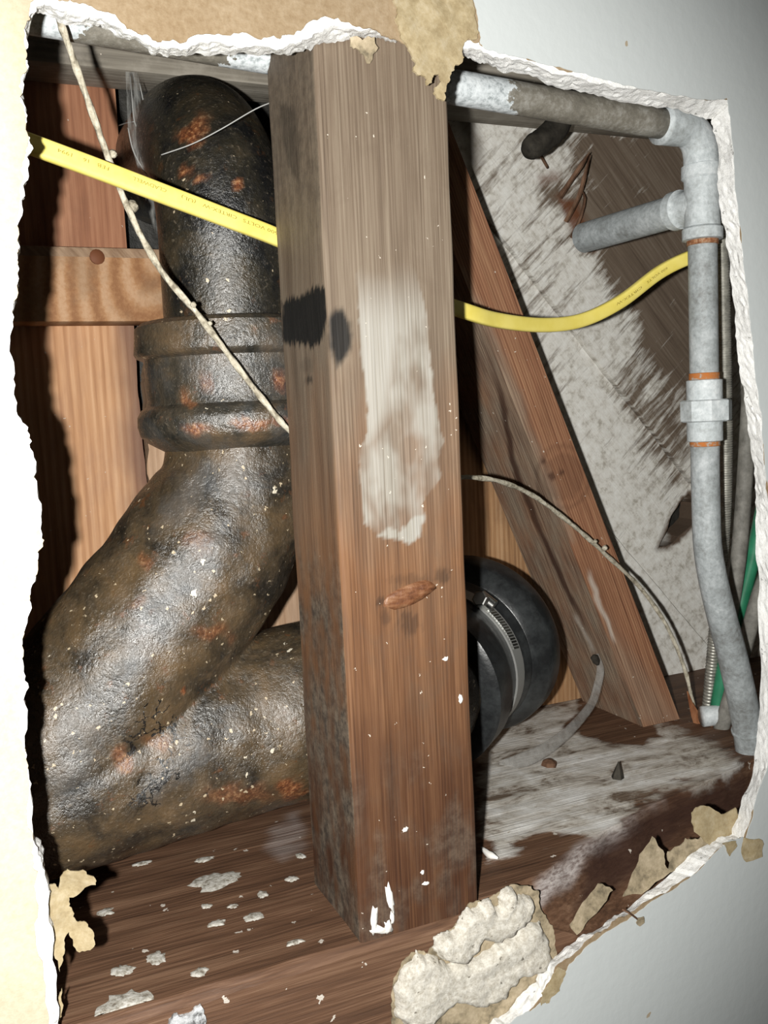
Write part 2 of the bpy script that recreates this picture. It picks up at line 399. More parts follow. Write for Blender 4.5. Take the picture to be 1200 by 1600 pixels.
# --- iron
def iron(name, base, dark, ochre, rust, spk, rough=(.28, .55), oa=1.0, masks=False):
    k = NT(name, .34, 1.0)
    n1 = k.noise(None, 42, 8, .68, .4); n2 = k.noise(k.map(loc=(3, 1, 2)), 95, 7, .68, .3); n3 = k.noise(k.map(loc=(7, 3, 5)), 600, 4, .65)
    c = k.ramp(n1, [(.38, dark), (.50, base), (.66, ochre)])
    c = k.mix(k.math('MULTIPLY', k.ramp(n2, [(.55, 0.), (.70, 1.)]), .6*oa), c, ochre)
    c = k.mix(k.math('MULTIPLY', k.ramp(k.noise(k.map(loc=(1, 9, 4)), 120, 6, .7), [(.60, 0.), (.68, .9)]), oa), c, rust)
    c = k.mix(k.math('MULTIPLY', k.ramp(n3, [(.60, 0.), (.72, 1.)]), .35), c, (.30, .24, .165))
    if masks:
        R, G, B = k.attr()
        c = k.mix(R, c, k.ramp(n3, [(.35, (.11, .032, .014)), (.52, (.26, .085, .03)), (.66, (.50, .24, .10))]))
        c = k.mix(k.math('MULTIPLY', B, .6), c, (.085, .092, .098))
        ck = k.math('MULTIPLY', k.math('MULTIPLY', k.cracks(170, .05), k.math('GREATER_THAN', k.noise(None, 70, 3), .50)), G)
        c = k.mix(ck, c, (.008, .007, .006))
    if spk:
        c = k.mix(k.dots(420, .34, spk), c, (.50, .41, .28))
        c = k.mix(k.dots(190, .26, spk*.35), c, (.66, .60, .48))
    k.color(c); k.rough(k.ramp(k.math('ADD', k.math('MULTIPLY', n2, .5), k.math('MULTIPLY', n3, .5)), [(.36, rough[0]), (.60, rough[1])]))
    h = k.math('ADD', k.math('ADD', k.math('MULTIPLY', n3, .55), k.math('MULTIPLY', k.noise(None, 1500, 2, .6), .16)), k.math('ADD', k.math('MULTIPLY', k.noise(None, 260, 5, .7), .40), k.math('MULTIPLY', n2, .9)))
    if masks: h = k.math('SUBTRACT', h, k.math('MULTIPLY', ck, .8))
    k.bump(h, .00075); return k.m
m_iron_top = iron('black_cast_iron', (0.023, 0.020, 0.014), (0.008, 0.008, 0.008), (0.056, 0.041, 0.023), (0.086, 0.037, 0.014), .05, (.20, .46), .5, True)
m_iron_hub = iron('rusty_hub_iron', (0.052, 0.043, 0.031), (0.018, 0.018, 0.015), (0.109, 0.074, 0.042), (0.155, 0.063, 0.028), .05, (.18, .46), .6, True)
m_iron_wye = iron('olive_brown_cast_iron', (0.066, 0.047, 0.027), (0.022, 0.018, 0.013), (0.121, 0.078, 0.039), (0.125, 0.051, 0.019), .20, (.17, .52), .8, True)
# --- galvanised pipe
def galv(name, a, b, d, spot=.4):
    k = NT(name, .5, .5)
    n = k.noise(None, 55, 8, .7); n2 = k.noise(k.map(loc=(4, 2, 1)), 420, 5, .7)
    c = k.ramp(k.math('ADD', k.math('MULTIPLY', n, .6), k.math('MULTIPLY', n2, .4)), [(.36, d), (.5, a), (.64, b)])
    k.color(c); k.rough(.55); k.bump(n2, .0003); return k.m
m_galv = galv('galvanised_pipe', (0.343, 0.372, 0.381), (0.524, 0.557, 0.571), (0.190, 0.195, 0.190))
m_galv_light = galv('chalky_galvanised_fitting', (0.527, 0.571, 0.588), (0.747, 0.784, 0.802), (0.329, 0.351, 0.351))
def top_pipe_mat():
    k = NT('dusty_galvanised_pipe', .6, .4)
    n = k.noise(k.map(scale=(1, 1.2, 1.2)), 30, 8, .72, .3); n2 = k.noise(None, 380, 5, .7)
    x = k.xyz()[0]
    L0 = aty(105, 70, .06).x; L1 = aty(340, 90, .06).x; L2 = aty(800, 140, .06).x
    d1 = k.math('ADD', x, k.math('MULTIPLY', k.math('SUBTRACT', n, .5), .05))
    lo = k.math('LESS_THAN', d1, L0+.004)
    mid = k.math('MULTIPLY', k.math('GREATER_THAN', d1, L1), k.math('LESS_THAN', d1, L2))
    clean = k.math('MAXIMUM', lo, mid)
    dusty = k.ramp(k.math('ADD', k.math('MULTIPLY', n, .6), k.math('MULTIPLY', n2, .4)), [(.36, (.10, .092, .075)), (.52, (.185, .17, .14)), (.66, (.34, .33, .30))])
    pale = k.ramp(n2, [(.33, (.27, .30, .31)), (.5, (.58, .62, .64)), (.7, (.74, .78, .80))])
    k.color(k.mix(clean, dusty, pale)); k.bump(n2, .0004); return k.m
m_galv_top = top_pipe_mat()
k = NT('rusty_thread', .8, .2); k.color(k.ramp(k.noise(None, 500, 5, .7), [(.35, (.13, .055, .028)), (.5, (.30, .13, .06)), (.68, (.42, .30, .20))])); m_rust = k.m
k = NT('rust_orange_thread', .8, .2); k.color(k.ramp(k.noise(None, 300, 5, .7), [(.38, (.38, .36, .33)), (.47, (.42, .17, .06)), (.68, (.50, .15, .03))])); m_rust2 = k.m
# --- drywall
def gyp(name, a, b): 
    k = NT(name, .95, .1); n = k.noise(None, 520, 6, .8)
    k.color(k.mix(k.dots(520, .30, .16), k.ramp(n, [(.34, a), (.62, b)]), tuple(x*.55 for x in a))); k.bump(k.math('ADD', n, k.noise(None, 120, 5, .7)), .0005); return k.m
m_gyp = gyp('gypsum_core', (.76, .755, .73), (.92, .92, .91))
m_gyp_lump = gyp('speckled_gypsum', (.42, .38, .31), (.74, .71, .64))
k = NT('tan_face_paper', .9, .1)
n = k.noise(None, 28, 6, .65); n2 = k.noise(None, 420, 5, .7)
f = k.math('ADD', k.math('MULTIPLY', n, .45), k.math('MULTIPLY', n2, .55))
brown = k.ramp(f, [(.34, (0.216, 0.147, 0.082)), (.5, (0.287, 0.212, 0.132)), (.66, (0.353, 0.274, 0.186))])
cream = k.ramp(f, [(.34, (0.477, 0.391, 0.274)), (.5, (0.549, 0.466, 0.348)), (.66, (0.592, 0.520, 0.408))])
c = k.mix(k.ramp(k.math('ADD', k.xyz()[0], k.math('MULTIPLY', k.math('SUBTRACT', n, .5), .02)), [(.016, 0.), (.042, 1.)]), cream, brown)
k.color(c); k.bump(n2, .00025); m_paper = k.m
k = NT('pale_tan_paper', .9, .1); n2 = k.noise(None, 300, 6, .7)
k.color(k.ramp(n2, [(.34, (0.291, 0.226, 0.129)), (.5, (0.364, 0.293, 0.176)), (.66, (0.421, 0.352, 0.235))])); k.bump(n2, .0003); m_paper2 = k.m
k = NT('grey_tan_torn_paper', .9, .1); n2 = k.noise(None, 160, 6, .7)
k.color(k.ramp(n2, [(.34, (.15, .125, .085)), (.5, (.33, .27, .18)), (.66, (.46, .38, .27))])); k.bump(n2, .0004); m_paper3 = k.m
k = NT('pale_grey_wall_paint', .55, .35); n2 = k.noise(None, 150, 3, .5)
c = k.mix(k.dots(28, .10, .22), (.53, .56, .56), (.40, .33, .24)); k.color(c); k.bump(k.noise(None, 230, 3, .5), .00012); m_paint = k.m
# --- rubber, metal, cables
k = NT('black_rubber', .36, .5); k.color(k.ramp(k.noise(None, 80, 5, .7), [(.4, (.012, .013, .014)), (.7, (.038, .042, .043))])); k.bump(k.noise(None, 400, 3), .00015); m_rubber = k.m
k = NT('stainless_band', .5, .5, .55); k.color((.36, .36, .345)); m_steel = k.m
k = NT('bright_steel', .22, .5, 1.0); k.color((.72, .72, .70)); m_steel2 = k.m
k = NT('dark_slot', .6, .3); k.color((.02, .02, .02)); m_slot = k.m
k = NT('yellow_cable_jacket', .38, .45); n = k.noise(None, 70, 4, .6)
k.color(k.ramp(n, [(.3, (.80, .66, .12)), (.6, (.88, .75, .20))])); m_yel = k.m
k = NT('black_print', .6, .3); k.color((.26, .19, .03)); m_ink = k.m
k = NT('old_twisted_cord', .9, .1); n = k.noise(k.map(scale=(1, 1, 1)), 260, 5, .7)
k.color(k.ramp(n, [(.34, (.20, .175, .13)), (.5, (.45, .41, .32)), (.68, (.64, .60, .50))])); k.bump(n, .0006); m_cord = k.m
k = NT('green_cable_jacket', .4, .45); k.color(k.ramp(k.noise(None, 60), [(.3, (.015, .13, .065)), (.7, (.04, .26, .14))])); m_green = k.m
k = NT('grey_cable_jacket', .6, .3); k.color(k.ramp(k.noise(None, 130, 5, .7), [(.35, (.13, .125, .11)), (.65, (.27, .26, .235))])); m_greyc = k.m
k = NT('armoured_cable_steel', .45, .5, .5); k.color(k.ramp(k.noise(None, 200, 5, .7), [(.35, (.22, .215, .19)), (.65, (.46, .45, .40))])); m_flex = k.m
k = NT('dark_hose_rubber', .85, .2); k.color(k.ramp(k.noise(None, 150, 6, .7), [(.35, (.018, .016, .013)), (.7, (.062, .055, .044))])); m_hose = k.m
k = NT('splinter_wood', .8, .2); k.color(k.ramp(k.noise(k.map(scale=(200, 200, 60)), 1, 4), [(.35, (.07, .035, .02)), (.65, (.21, .12, .075))])); m_spl = k.m
k = NT('orange_splinter_wood', .8, .2); k.color(k.ramp(k.noise(k.map(scale=(200, 200, 60)), 1, 4), [(.35, (.17, .06, .025)), (.65, (.40, .19, .095))])); m_spl2 = k.m
k = NT('white_paint_splash', .7, .3); n = k.noise(None, 480, 5, .7); k.color(k.ramp(n, [(.36, (.20, .17, .135)), (.48, (.42, .40, .35)), (.62, (.60, .58, .54))])); k.bump(n, .0004); m_splat = k.m
k = NT('white_gypsum_crumb', .9, .1); k.color((.80, .78, .74)); m_crumb = k.m
k = NT('rusty_nail', .7, .4); k.color((.16, .055, .022)); m_nail = k.m
k = NT('spider_silk', .8, .2); k.color((.55, .55, .53)); k.b.inputs['Alpha'].default_value = .55; m_silk = k.m
k = NT('dusty_web_sheet', .9, .1); k.color((.42, .42, .40)); k.set(k.b.inputs['Alpha'], k.ramp(k.noise(k.map(scale=(500, 500, 60)), 1, 5, .7), [(.42, .0), (.75, .38)])); m_web = k.m
k = NT('dusty_web_strand', .9, .1); k.color((.44, .43, .41)); k.set(k.b.inputs['Alpha'], k.ramp(k.noise(None, 220, 5, .6), [(.35, .12), (.7, .5)])); m_strand = k.m

# ================================================================== STRUCTURE
TW = 0.0095                 # plasterboard thickness
YS = 0.0105                 # stud face
YSB = 0.0585                # stud back
ZP = aty(565, 1472, YS).z   # top of the sill plate
YB = 0.200                  # face of the back boards

# ---- wall_front : plasterboard with the broken opening.   (front px, back px or None)
K = [((48, 22), (52, 24)), ((41, 60), None), ((43, 95), None), ((35, 125), None), ((40, 175), None), ((47, 215), None), ((42, 245), None),
     ((36, 290), None), ((28, 350), None), ((30, 420), None), ((21, 480), None), ((15, 540), None), ((22, 610), None), ((35, 660), None), ((47, 700), None),
     ((58, 760), None), ((66, 835), None), ((60, 870), None), ((48, 920), None), ((40, 980), None), ((37, 1050), None), ((39, 1100), None), ((42, 1180), None),
     ((48, 1240), None), ((55, 1320), None), ((70, 1360), None), ((76, 1420), None), ((82, 1500), None), ((90, 1600), None), ((98, 1700), None), ((400, 1730), None), ((700, 1720), None),
     ((790, 1612), None), ((820, 1592), None), ((850, 1555), (838, 1535)), ((868, 1510), (855, 1500)), ((910, 1478), (886, 1478)), ((950, 1450), (920, 1458)), ((985, 1425), (960, 1430)), ((1040, 1395), (1005, 1398)),
     ((1085, 1365), (1052, 1362)), ((1125, 1325), (1100, 1322)), ((1162, 1310), (1142, 1302)), ((1180, 1255), (1158, 1252)), ((1201, 1200), (1177, 1200)), ((1212, 1100), (1186, 1120)), ((1212, 1000), (1187, 1000)),
     ((1210, 900), (1186, 900)), ((1206, 800), (1182, 800)), ((1199, 740), (1178, 740)), ((1193, 680), (1170, 680)), ((1187, 610), (1162, 605)), ((1180, 540), (1151, 540)), ((1173, 480), (1148, 480)), ((1164, 400), (1139, 400)),
     ((1156, 330), (1127, 340)), ((1150, 260), (1121, 270)), ((1145, 200), (1118, 215)), ((1141, 158), (1112, 186)), ((1080, 152), (1075, 178)), ((1020, 140), (1010, 166)), ((960, 127), (955, 156)), ((900, 112), (900, 141)),
     ((850, 99), (850, 130)), ((800, 86), (800, 112)), ((760, 76), (765, 101)), ((738, 66), (742, 96)), ((724, 70), (726, 88)), ((716, 84), (712, 96)), ((700, 78), (698, 92)), ((640, 56), (640, 72)),
     ((612, 50), (610, 66)), ((597, 44), (596, 60)), ((575, 33), (585, 60)), ((530, 30), (545, 62)), ((480, 40), (510, 68)), ((452, 56), (485, 80)), ((440, 63), (455, 86)), ((400, 61), (410, 86)), ((350, 57), (352, 86)), ((300, 60), (300, 86)), ((262, 66), (262, 90)),
     ((240, 64), (236, 86)), ((215, 52), (205, 62)), ((190, 35), (165, 46)), ((150, 15), (130, 39)), ((112, 2), (98, 37)), ((80, -4), (78, 27)), ((60, 2), (62, 20))]
Fk, Bk = [], []
def lip(i, f_, b_):
    if b_ is not None and 34 <= i <= 42: return (f_[0]+2, f_[1]+5)
    if b_ is None or i < 61: return f_
    t = .30 if i < 72 else .42
    return (f_[0]+(b_[0]-f_[0])*t, f_[1]+(b_[1]-f_[1])*t)
for i, (f_, b_) in enumerate(K):
    p = aty(*lip(i, f_, b_), .0006); Fk.append(Vector((p.x, p.z)))
    if b_ is None: Bk.append(Vector((p.x, p.z)))
    else: q = aty(*b_, TW); Bk.append(Vector((q.x, q.z)))
# same subdivision on both loops so they can be bridged; rough like broken gypsum
def refine(Fl, Bl, amp, lvl, seed):
    rng = random.Random(seed)
    for l in range(lvl):
        a, b = [], []
        for i in range(len(Fl)):
            j = (i+1) % len(Fl); a.append(Fl[i]); b.append(Bl[i])
            for L, out in ((Fl, a), (Bl, b)):
                d = L[j]-L[i]; nr = Vector((-d.y, d.x)); nr = nr.normalized() if nr.length else nr
                out.append((L[i]+L[j])/2+nr*rng.uniform(-1, 1)*min(amp, d.length*.25))
        Fl, Bl = a, b; amp *= .6
    return Fl, Bl
Fl, Bl = refine(Fk, Bk, .0013, 3, 3)
OUT = [(-.34, -.46), (.95, -.46), (.95, .46), (-.34, .46)]
wall = bpy.data.objects.new('wall_front', None)
V, F_ = [], []
P, T = cdt(OUT, [Fl]); V += [Vector((p.x, .0006, p.y)) for p in P]; F_ += [t[::-1] for t in T]
o1 = len(V); P, T = cdt(OUT, [Bl]); V += [Vector((p.x, TW, p.y)) for p in P]; F_ += [tuple(i+o1 for i in t) for t in T]
o2 = len(V); NR = 7; n = len(Fl); rng = random.Random(5)
for r_ in range(NR):
    t = r_/(NR-1)
    for i in range(n):
        p = Fl[i].lerp(Bl[i], t); y = .0006+(TW-.0006)*t
        if 0 < r_ < NR-1:
            nn = mnoise.noise(Vector((p.x*350, y*600, p.y*350)))*.0006
            d = Fl[(i+1) % n]-Fl[i-1]; nr = Vector((-d.y, d.x)).normalized() if d.length else Vector((0, 0))
            p = p+nr*nn
        V.append(Vector((p.x, y, p.y)))
for r_ in range(NR-1):
    for i in range(n):
        j = (i+1) % n; a = o2+r_*n; F_.append((a+i, a+j, a+n+j, a+n+i))
wall = fix_normals(link('wall_front', V, F_, m_gyp, None)); struct(wall)
# brown face paper: opening where the paper tore back a little further than the gypsum
Pk = []
PAPER_EXTRA = {28: (-12, 0), 27: (-13, 0), 26: (-14, 0), 25: (-8, 0)}
for i, (f_, b_) in enumerate(K):
    dx, dy = PAPER_EXTRA.get(i, (0, 0))
    if i >= 68 and i <= 73: dy += 14          # here the paper hangs over the edge of the gypsum
    if i in (28, 29): dx = -12
    p = aty(f_[0]+dx, f_[1]+dy, 0); Pk.append(Vector((p.x, p.z)))
cen = Vector((.16, -.03))
Pk = [p+(p-cen).normalized()*.0006 for p in Pk]
Pl = rough_loop(Pk, .0014, 3, 11)
V, F_ = sheet(OUT, None, lambda x, z: 0.0, lambda x, z: .0006, [Pl])
fix_normals(link('face_paper', V, F_, m_paper, wall))['label'] = 'brown paper face of the plasterboard with the paint stripped off'
# grey paint skin on the right and below
pp = [(742, -200), (740, 0), (748, 40), (750, 66), (735, 62)] + [(f_[0]+2, f_[1]-3) for f_, b_ in reversed(K[43:67]) ][:0]
up = [(760, 73), (800, 83), (850, 96), (900, 109), (960, 124), (1020, 137), (1080, 149), (1141, 153), (1147, 200), (1152, 260), (1158, 330), (1166, 400), (1175, 480), (1182, 540), (1189, 610), (1195, 680), (1201, 740), (1209, 800), (1213, 900), (1215, 1000), (1215, 1100), (1203, 1203), (1183, 1258), (1166, 1314), (1140, 1318), (1100, 1358), (1052, 1396), (1000, 1428), (960, 1455), (915, 1486), (890, 1512), (875, 1545), (858, 1565), (830, 1585), (795, 1606), (700, 1725), (560, 1800), (520, 2100)]
up = [(x+4*(600-x)/max(1, abs(600-x)) if y < 1310 and x > 1130 else x, y+(4 if y < 152 else (-5 if y > 1260 else 0))) for x, y in up]
PL = rough_loop(px_loop([(742, -200), (740, 0), (748, 40), (751, 68)]+up, -.0003) + [Vector((.95, -.455)), Vector((.95, .455))], .0008, 3, 21)
V, F_ = sheet(PL, None, lambda x, z: -.0003, lambda x, z: -.00002)
fix_normals(link('paint_skin', V, F_, m_paint, wall))['label'] = 'smooth pale grey painted skin'
# torn flaps of paper that still hang on the plasterboard
def flap(pl, Y, curl=(0, 0, 0), mat=None, amp=.0009, lvl=2, th=.0005, seed=0, parent=None, label=None, name='paper_flap', curve=None):
    L = rough_loop(px_loop(pl, Y), amp, lvl, seed); A = np.array([tuple(p) for p in L]); c = A.mean(0); ext = (A.max(0)-A.min(0))
    def fr(x, z):
        u = (x-c[0])/max(ext[0], 1e-6); v = (z-c[1])/max(ext[1], 1e-6)
        return Y + curl[0]*u + curl[1]*v + curl[2]*(u*u+v*v) + .0006*mnoise.noise(Vector((x*160, 0, z*160+seed)))
    V, F_ = sheet(L, .002, fr, lambda x, z: fr(x, z)+th)
    ob = fix_normals(link(name, V, F_, mat or m_paper2, parent or wall, False))
    if label: ob['label'] = label
    return ob
flap([(612, -30), (620, 10), (617, 30), (626, 50), (636, 70), (650, 97), (645, 110), (655, 118), (667, 123), (668, 133), (677, 120), (686, 116), (690, 126), (680, 136), (684, 152), (695, 157), (698, 134), (704, 118), (710, 110), (713, 100), (721, 99), (722, 80), (726, 66), (746, 60), (742, 20), (735, -30)], -.0012, (0, -.0004, 0), m_paper2, .0012, 3, .0009, 1, label='pale tan tongue of torn paper hanging over the stud')
flap([(546, 60), (565, 64), (583, 60), (592, 74), (584, 94), (572, 84), (560, 76), (548, 72)], .006, (0, -.004, .002), m_paper3, .0008, 2, .0005, 2, label='small dark curled scrap of paper')
flap([(70, 1372), (76, 1379), (87, 1380), (91, 1388), (97, 1362), (104, 1353), (128, 1352), (144, 1361), (147, 1374), (136, 1379), (128, 1388), (108, 1402), (108, 1416), (114, 1432), (122, 1440), (134, 1438), (143, 1448), (146, 1463), (139, 1477), (123, 1483), (114, 1470), (108, 1456), (101, 1472), (97, 1490), (92, 1511), (85, 1492), (76, 1474), (70, 1440)], .0065, (-.002, 0, -.010), m_paper2, .0007, 2, .0005, 3, label='two-lobed tan paper flap at the lower left edge')
flap([(93, 1555), (97, 1545), (99, 1570), (96, 1588), (91, 1600), (90, 1575)], .005, (0, 0, 0), m_paper2, .0006, 2, .0005, 4)
flap([(1023, 1309), (1002, 1337), (985, 1374), (972, 1400), (1000, 1396), (1046, 1362), (1040, 1345), (1033, 1326)], .0098, (0, .002, 0), m_paper3, .0009, 2, .0005, 5, label='pointed grey-tan paper flap')
flap([(1084, 1272), (1095, 1263), (1112, 1262), (1128, 1273), (1152, 1263), (1158, 1275), (1146, 1300), (1120, 1316), (1104, 1318), (1085, 1300)], .0100, (0, .003, 0), m_paper2, .0009, 2, .0005, 6, label='rounded pinkish-tan paper flap')
flap([(1046, 1332), (1075, 1312), (1098, 1308), (1108, 1322), (1100, 1334), (1070, 1352), (1040, 1364)], .0102, (0, .002, 0), m_paper3, .0012, 3, .0005, 7)
flap([(1160, 1311), (1185, 1310), (1192, 1318), (1190, 1338), (1163, 1350), (1158, 1330)], -.0012, (-.002, 0, .001), m_paper2, .0006, 2, .0004, 8, label='square tan paper tab lying on the paint')
flap([(1128, 1318), (1150, 1314), (1152, 1322), (1140, 1338), (1136, 1326)], -.0009, (0, 0, 0), m_paper2, .0005, 2, .0004, 9)
flap([(891, 1446), (911, 1411), (937, 1382), (959, 1392), (944, 1412), (918, 1438), (900, 1460)], .0096, (0, .001, 0), m_paper3, .0009, 2, .0005, 10)
flap([(862, 1530), (872, 1512), (884, 1518), (874, 1548), (858, 1568), (846, 1572), (846, 1552)], -.0007, (0, 0, 0), m_paper2, .0010, 3, .0003, 12)
tube('dangling_thread', [aty(972, 1421, -.0004), aty(985, 1428, -.0016), aty(997, 1437, -.002)], .00035, m_spl, wall, seg=6, n=3)
flap([(996, 1434), (1005, 1432), (1007, 1442), (1000, 1448), (994, 1442)], -.002, (0, 0, 0), m_paper3, .0003, 1, .0004, 13)

# ---- wall_back : dark felt with boards nailed in front of it
back = box('wall_back', (-.30, YB+.030, -.24), (.78, YB+.036, .40), m_tar, None, 0); struct(back)
def board(name, c0, c1, mat, bev=.001): return box(name, c0, c1, mat, back, bev)
xr = aty(208, 505, YB).x
zsp = aty(150, 440, YB).z
b1 = board('board', (-.075, YB, zsp+.0005), (xr, YB+.018, .30), m_board_red)
b1['label'] = 'dark red-brown vertical board'
# tan board, right edge lightly chewed
def tan_board():
    L = rough_loop([(-.075, ZP), (xr+.0005, ZP), (xr, -.06), (xr+.0008, -.02), (xr-.0002, .02), (xr, zsp), (-.075, zsp)], .0005, 4, 8)
    V, F_ = sheet(L, .0022, lambda x, z: YB, lambda x, z: YB+.018)
    ob = fix_normals(link('board', V, F_, m_board_tan, back))
    def fn(W, px, py):
        d = xr-W[:, 0]+.004*nz(W, (60, 60, 30))
        r = sstep(-d, -.016, .0)*.8
        return r, r*0, r*0
    set_masks(ob, fn); ob['label'] = 'orange-tan vertical board'
tan_board()
# pale board with a broken top between the tan board and the stack
L = rough_loop([(xr+.002, ZP), (.215, ZP), (.215, .05), (.15, .045), (xr+.02, .034), (xr+.007, .036), (xr+.005, .02), (xr+.0035, -.01), (xr+.003, -.03)], .0012, 3, 9)
V, F_ = sheet(L, None, lambda x, z: YB+.003, lambda x, z: YB+.020)
fix_normals(link('board', V, F_, m_board_pale, back))['label'] = 'pale pinkish board with broken edges behind the drain'
L = rough_loop([(.2165, ZP), (.352, ZP), (.345, -.13), (.30, .0), (.2165, .03)], .0006, 2, 10)
V, F_ = sheet(L, None, lambda x, z: YB-.001, lambda x, z: YB+.005)
fix_normals(link('board', V, F_, m_board_right, back))['label'] = 'warm tan vertical board behind the rubber coupling'
# limewashed diagonal planks
a_, b_ = aty(829, 433, .208), aty(1079, 754, .208)
dd = Vector((b_.x-a_.x, b_.z-a_.z)).normalized(); dn = Vector((-dd.y, dd.x)); PW = .0675
def plank(kk):
    s0, s1 = kk*PW+.0005, (kk+1)*PW-.0005
    o = Vector((a_.x, a_.z)); L = []
    def cl(s, t): return o+dn*s+dd*t
    t0, t1 = -.36, .50
    N = 44; e0 = [cl(s0, t0+(t1-t0)*i/N) for i in range(N+1)]; e1 = [cl(s1, t0+(t1-t0)*i/N) for i in range(N, -1, -1)]
    L = rough_loop(e0+e1, .0006, 1, 30+kk)
    # trim to the part behind the right-hand bay
    A = np.array([tuple(p) for p in L])
    yj = YB+.008+.0014*((kk*7) % 3 - 1)
    gp_ = [rough_loop(px_loop([(1092, 786), (1078, 772), (1064, 786), (1048, 815), (1031, 856), (1054, 848), (1090, 812)], YB+.008), .0012, 2, 77)] if kk == -1 else []
    P, T = cdt(L, gp_, .004)
    keep = [t for t in T if all(P[i].x > .205 and P[i].y > ZP-.012 and P[i].x < .62 and P[i].y < .26 for i in t)]
    if len(keep) < 8: return
    n = len(P)
    V = [Vector((p.x, yj, p.y)) for p in P]+[Vector((p.x, yj+.017, p.y)) for p in P]
    cnt = {(t[i], t[(i+1) % 3]) for t in keep for i in range(3)}
    F_ = [t for t in keep]+[tuple(i+n for i in t[::-1]) for t in keep]+[(b, a, a+n, b+n) for a, b in cnt if (b, a) not in cnt]
    used = sorted({i for f in F_ for i in f}); mp = {u: i for i, u in enumerate(used)}
    ob = fix_normals(link('plank', [V[i] for i in used], [tuple(mp[i] for i in f) for f in F_], m_lime, back))
    def fn(W, px, py):
        j = 30*nz(W, (40, 40, 40), 3.3)
        R = np.ones(len(W))*.75
        brown = [(880, 300), (935, 220), (1005, 225), (1080, 240), (1085, 420), (1090, 590), (1050, 560), (1005, 480), (950, 400), (905, 330)]
        R -= .95*sstep(sdist(px+j, py+j, brown), -55, 35)
        R -= .35*sstep(sdist(px+j, py-j, [(1000, 470), (1090, 500), (1095, 760), (1030, 720), (960, 600)]), -30, 30)
        R += .35*sstep(sdist(px+j, py-j, [(930, 700), (1080, 850), (1090, 1100), (1040, 1100), (960, 880)]), -30, 30)
        G = .85*sstep(sdist(px+j*.3, py+j*.3, [(868, 305), (900, 310), (915, 345), (930, 380), (905, 378), (885, 345)]), -5, 5)
        G = np.maximum(G, .6*sstep(sdist(px+j*.3, py+j*.3, [(838, 272), (868, 260), (872, 278), (842, 290)]), -6, 6))
        G = np.maximum(G, .7*sstep(sdist(px+j*.3, py, [(912, 378), (938, 380), (935, 392), (915, 390)]), -5, 5))
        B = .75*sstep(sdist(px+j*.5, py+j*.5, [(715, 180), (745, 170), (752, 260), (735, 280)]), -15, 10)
        gd = sstep(sdist(px, py, [(1092, 786), (1078, 772), (1064, 786), (1048, 815), (1031, 856), (1054, 848), (1090, 812)]), -7, 0)
        return np.clip(R-gd, 0, 1.2), np.maximum(G, .6*gd)*(1-.3*gd), np.maximum(B, .8*gd)
    set_masks(ob, fn)
for kk in range(-4, 4): plank(kk)
# ---- plate
def sill():
    # profile swept along x; the front arris is waned away more and more to the right
    xs = np.linspace(-.12, .62, 380)
    ct = [(362, 1559), (517, 1497), (680, 1440), (838, 1368), (900, 1325), (960, 1290), (1030, 1253), (1100, 1222), (1175, 1187)]
    cp = sorted([(atz(x, y, ZP).x, max(.0120, atz(x, y, ZP).y)) for x, y in ct])
    V, F_ = [], []
    NT_ = 110; NF = 46
    for x in xs:
        yt = float(np.interp(x, [c[0] for c in cp], [c[1] for c in cp])); yt += .0012*mnoise.noise(Vector((x*60, 0, 0)))
        wd = max(0, yt-.0118)
        row = []
        for i in range(NT_):
            t = i/(NT_-1); y = .235+(yt-.235)*t
            row.append((y, ZP+.0004*mnoise.noise(Vector((x*45, y*160, 0)))))
        hw = .004+wd*1.5                    # height of the wane
        for i in range(1, NF):
            t = i/(NF-1)
            if t < .6:
                a = t/.6; row.append((yt-(wd+.0015)*a, ZP-hw*a**.72-.0004*min(1, a*20)))
            else: row.append((.0103, ZP-hw-(t-.6)/.4*.05))
        V += [Vector((x, y, z)) for y, z in row]
    m_ = NT_+NF-1
    for i in range(len(xs)-1):
        for k_ in range(m_-1): F_.append((i*m_+k_, i*m_+k_+1, (i+1)*m_+k_+1, (i+1)*m_+k_))
    for i in (0, len(xs)-1): F_.append(tuple(i*m_+k_ for k_ in range(m_)))
    ob = fix_normals(link('trim_1', V, F_, m_plate, None, True)); struct(ob); sharp(ob, 60)
    def fn(W, px, py):
        j = 20*nz(W, (40, 60, 60), 1.7)
        R = sstep(sdist(px+j, py+j, [(755, 1160), (790, 1130), (900, 1090), (990, 1110), (1080, 1150), (1165, 1190), (1050, 1240), (985, 1270), (930, 1310), (840, 1310), (760, 1340), (745, 1240)]), -22, 18)
        R *= 1-.95*sstep(sdist(px+j*.6, py+j*.4, [(905, 1095), (1000, 1100), (1030, 1150), (1000, 1165), (950, 1165), (880, 1140)]), -8, 12)
        G = sstep(sdist(px+j*.6, py+j*.4, [(835, 1420), (845, 1380), (900, 1328), (960, 1290), (1040, 1250), (1030, 1266), (965, 1312), (915, 1350), (875, 1400), (840, 1432)]), -8, 12)  # pale streak on the front arris: caught light put into the colour
        G = np.maximum(G, .45*sstep(sdist(px+j*.5, py+j*.5, [(420, 1290), (468, 1268), (480, 1320), (440, 1345), (415, 1330)]), -8, 12))
        B = .8*sstep(sdist(px+j*.4, py+j*.4, [(930, 1320), (1030, 1262), (1165, 1195), (1170, 1260), (1070, 1300), (960, 1390), (900, 1420)]), -14, 10)  # face below the waned edge painted darker, shade put into the colour
        return R, np.clip(G, 0, 1), B
    set_masks(ob, fn); ob['label'] = 'dark brown sill plate under the stud with a rounded front edge'
    return ob
plate = sill()
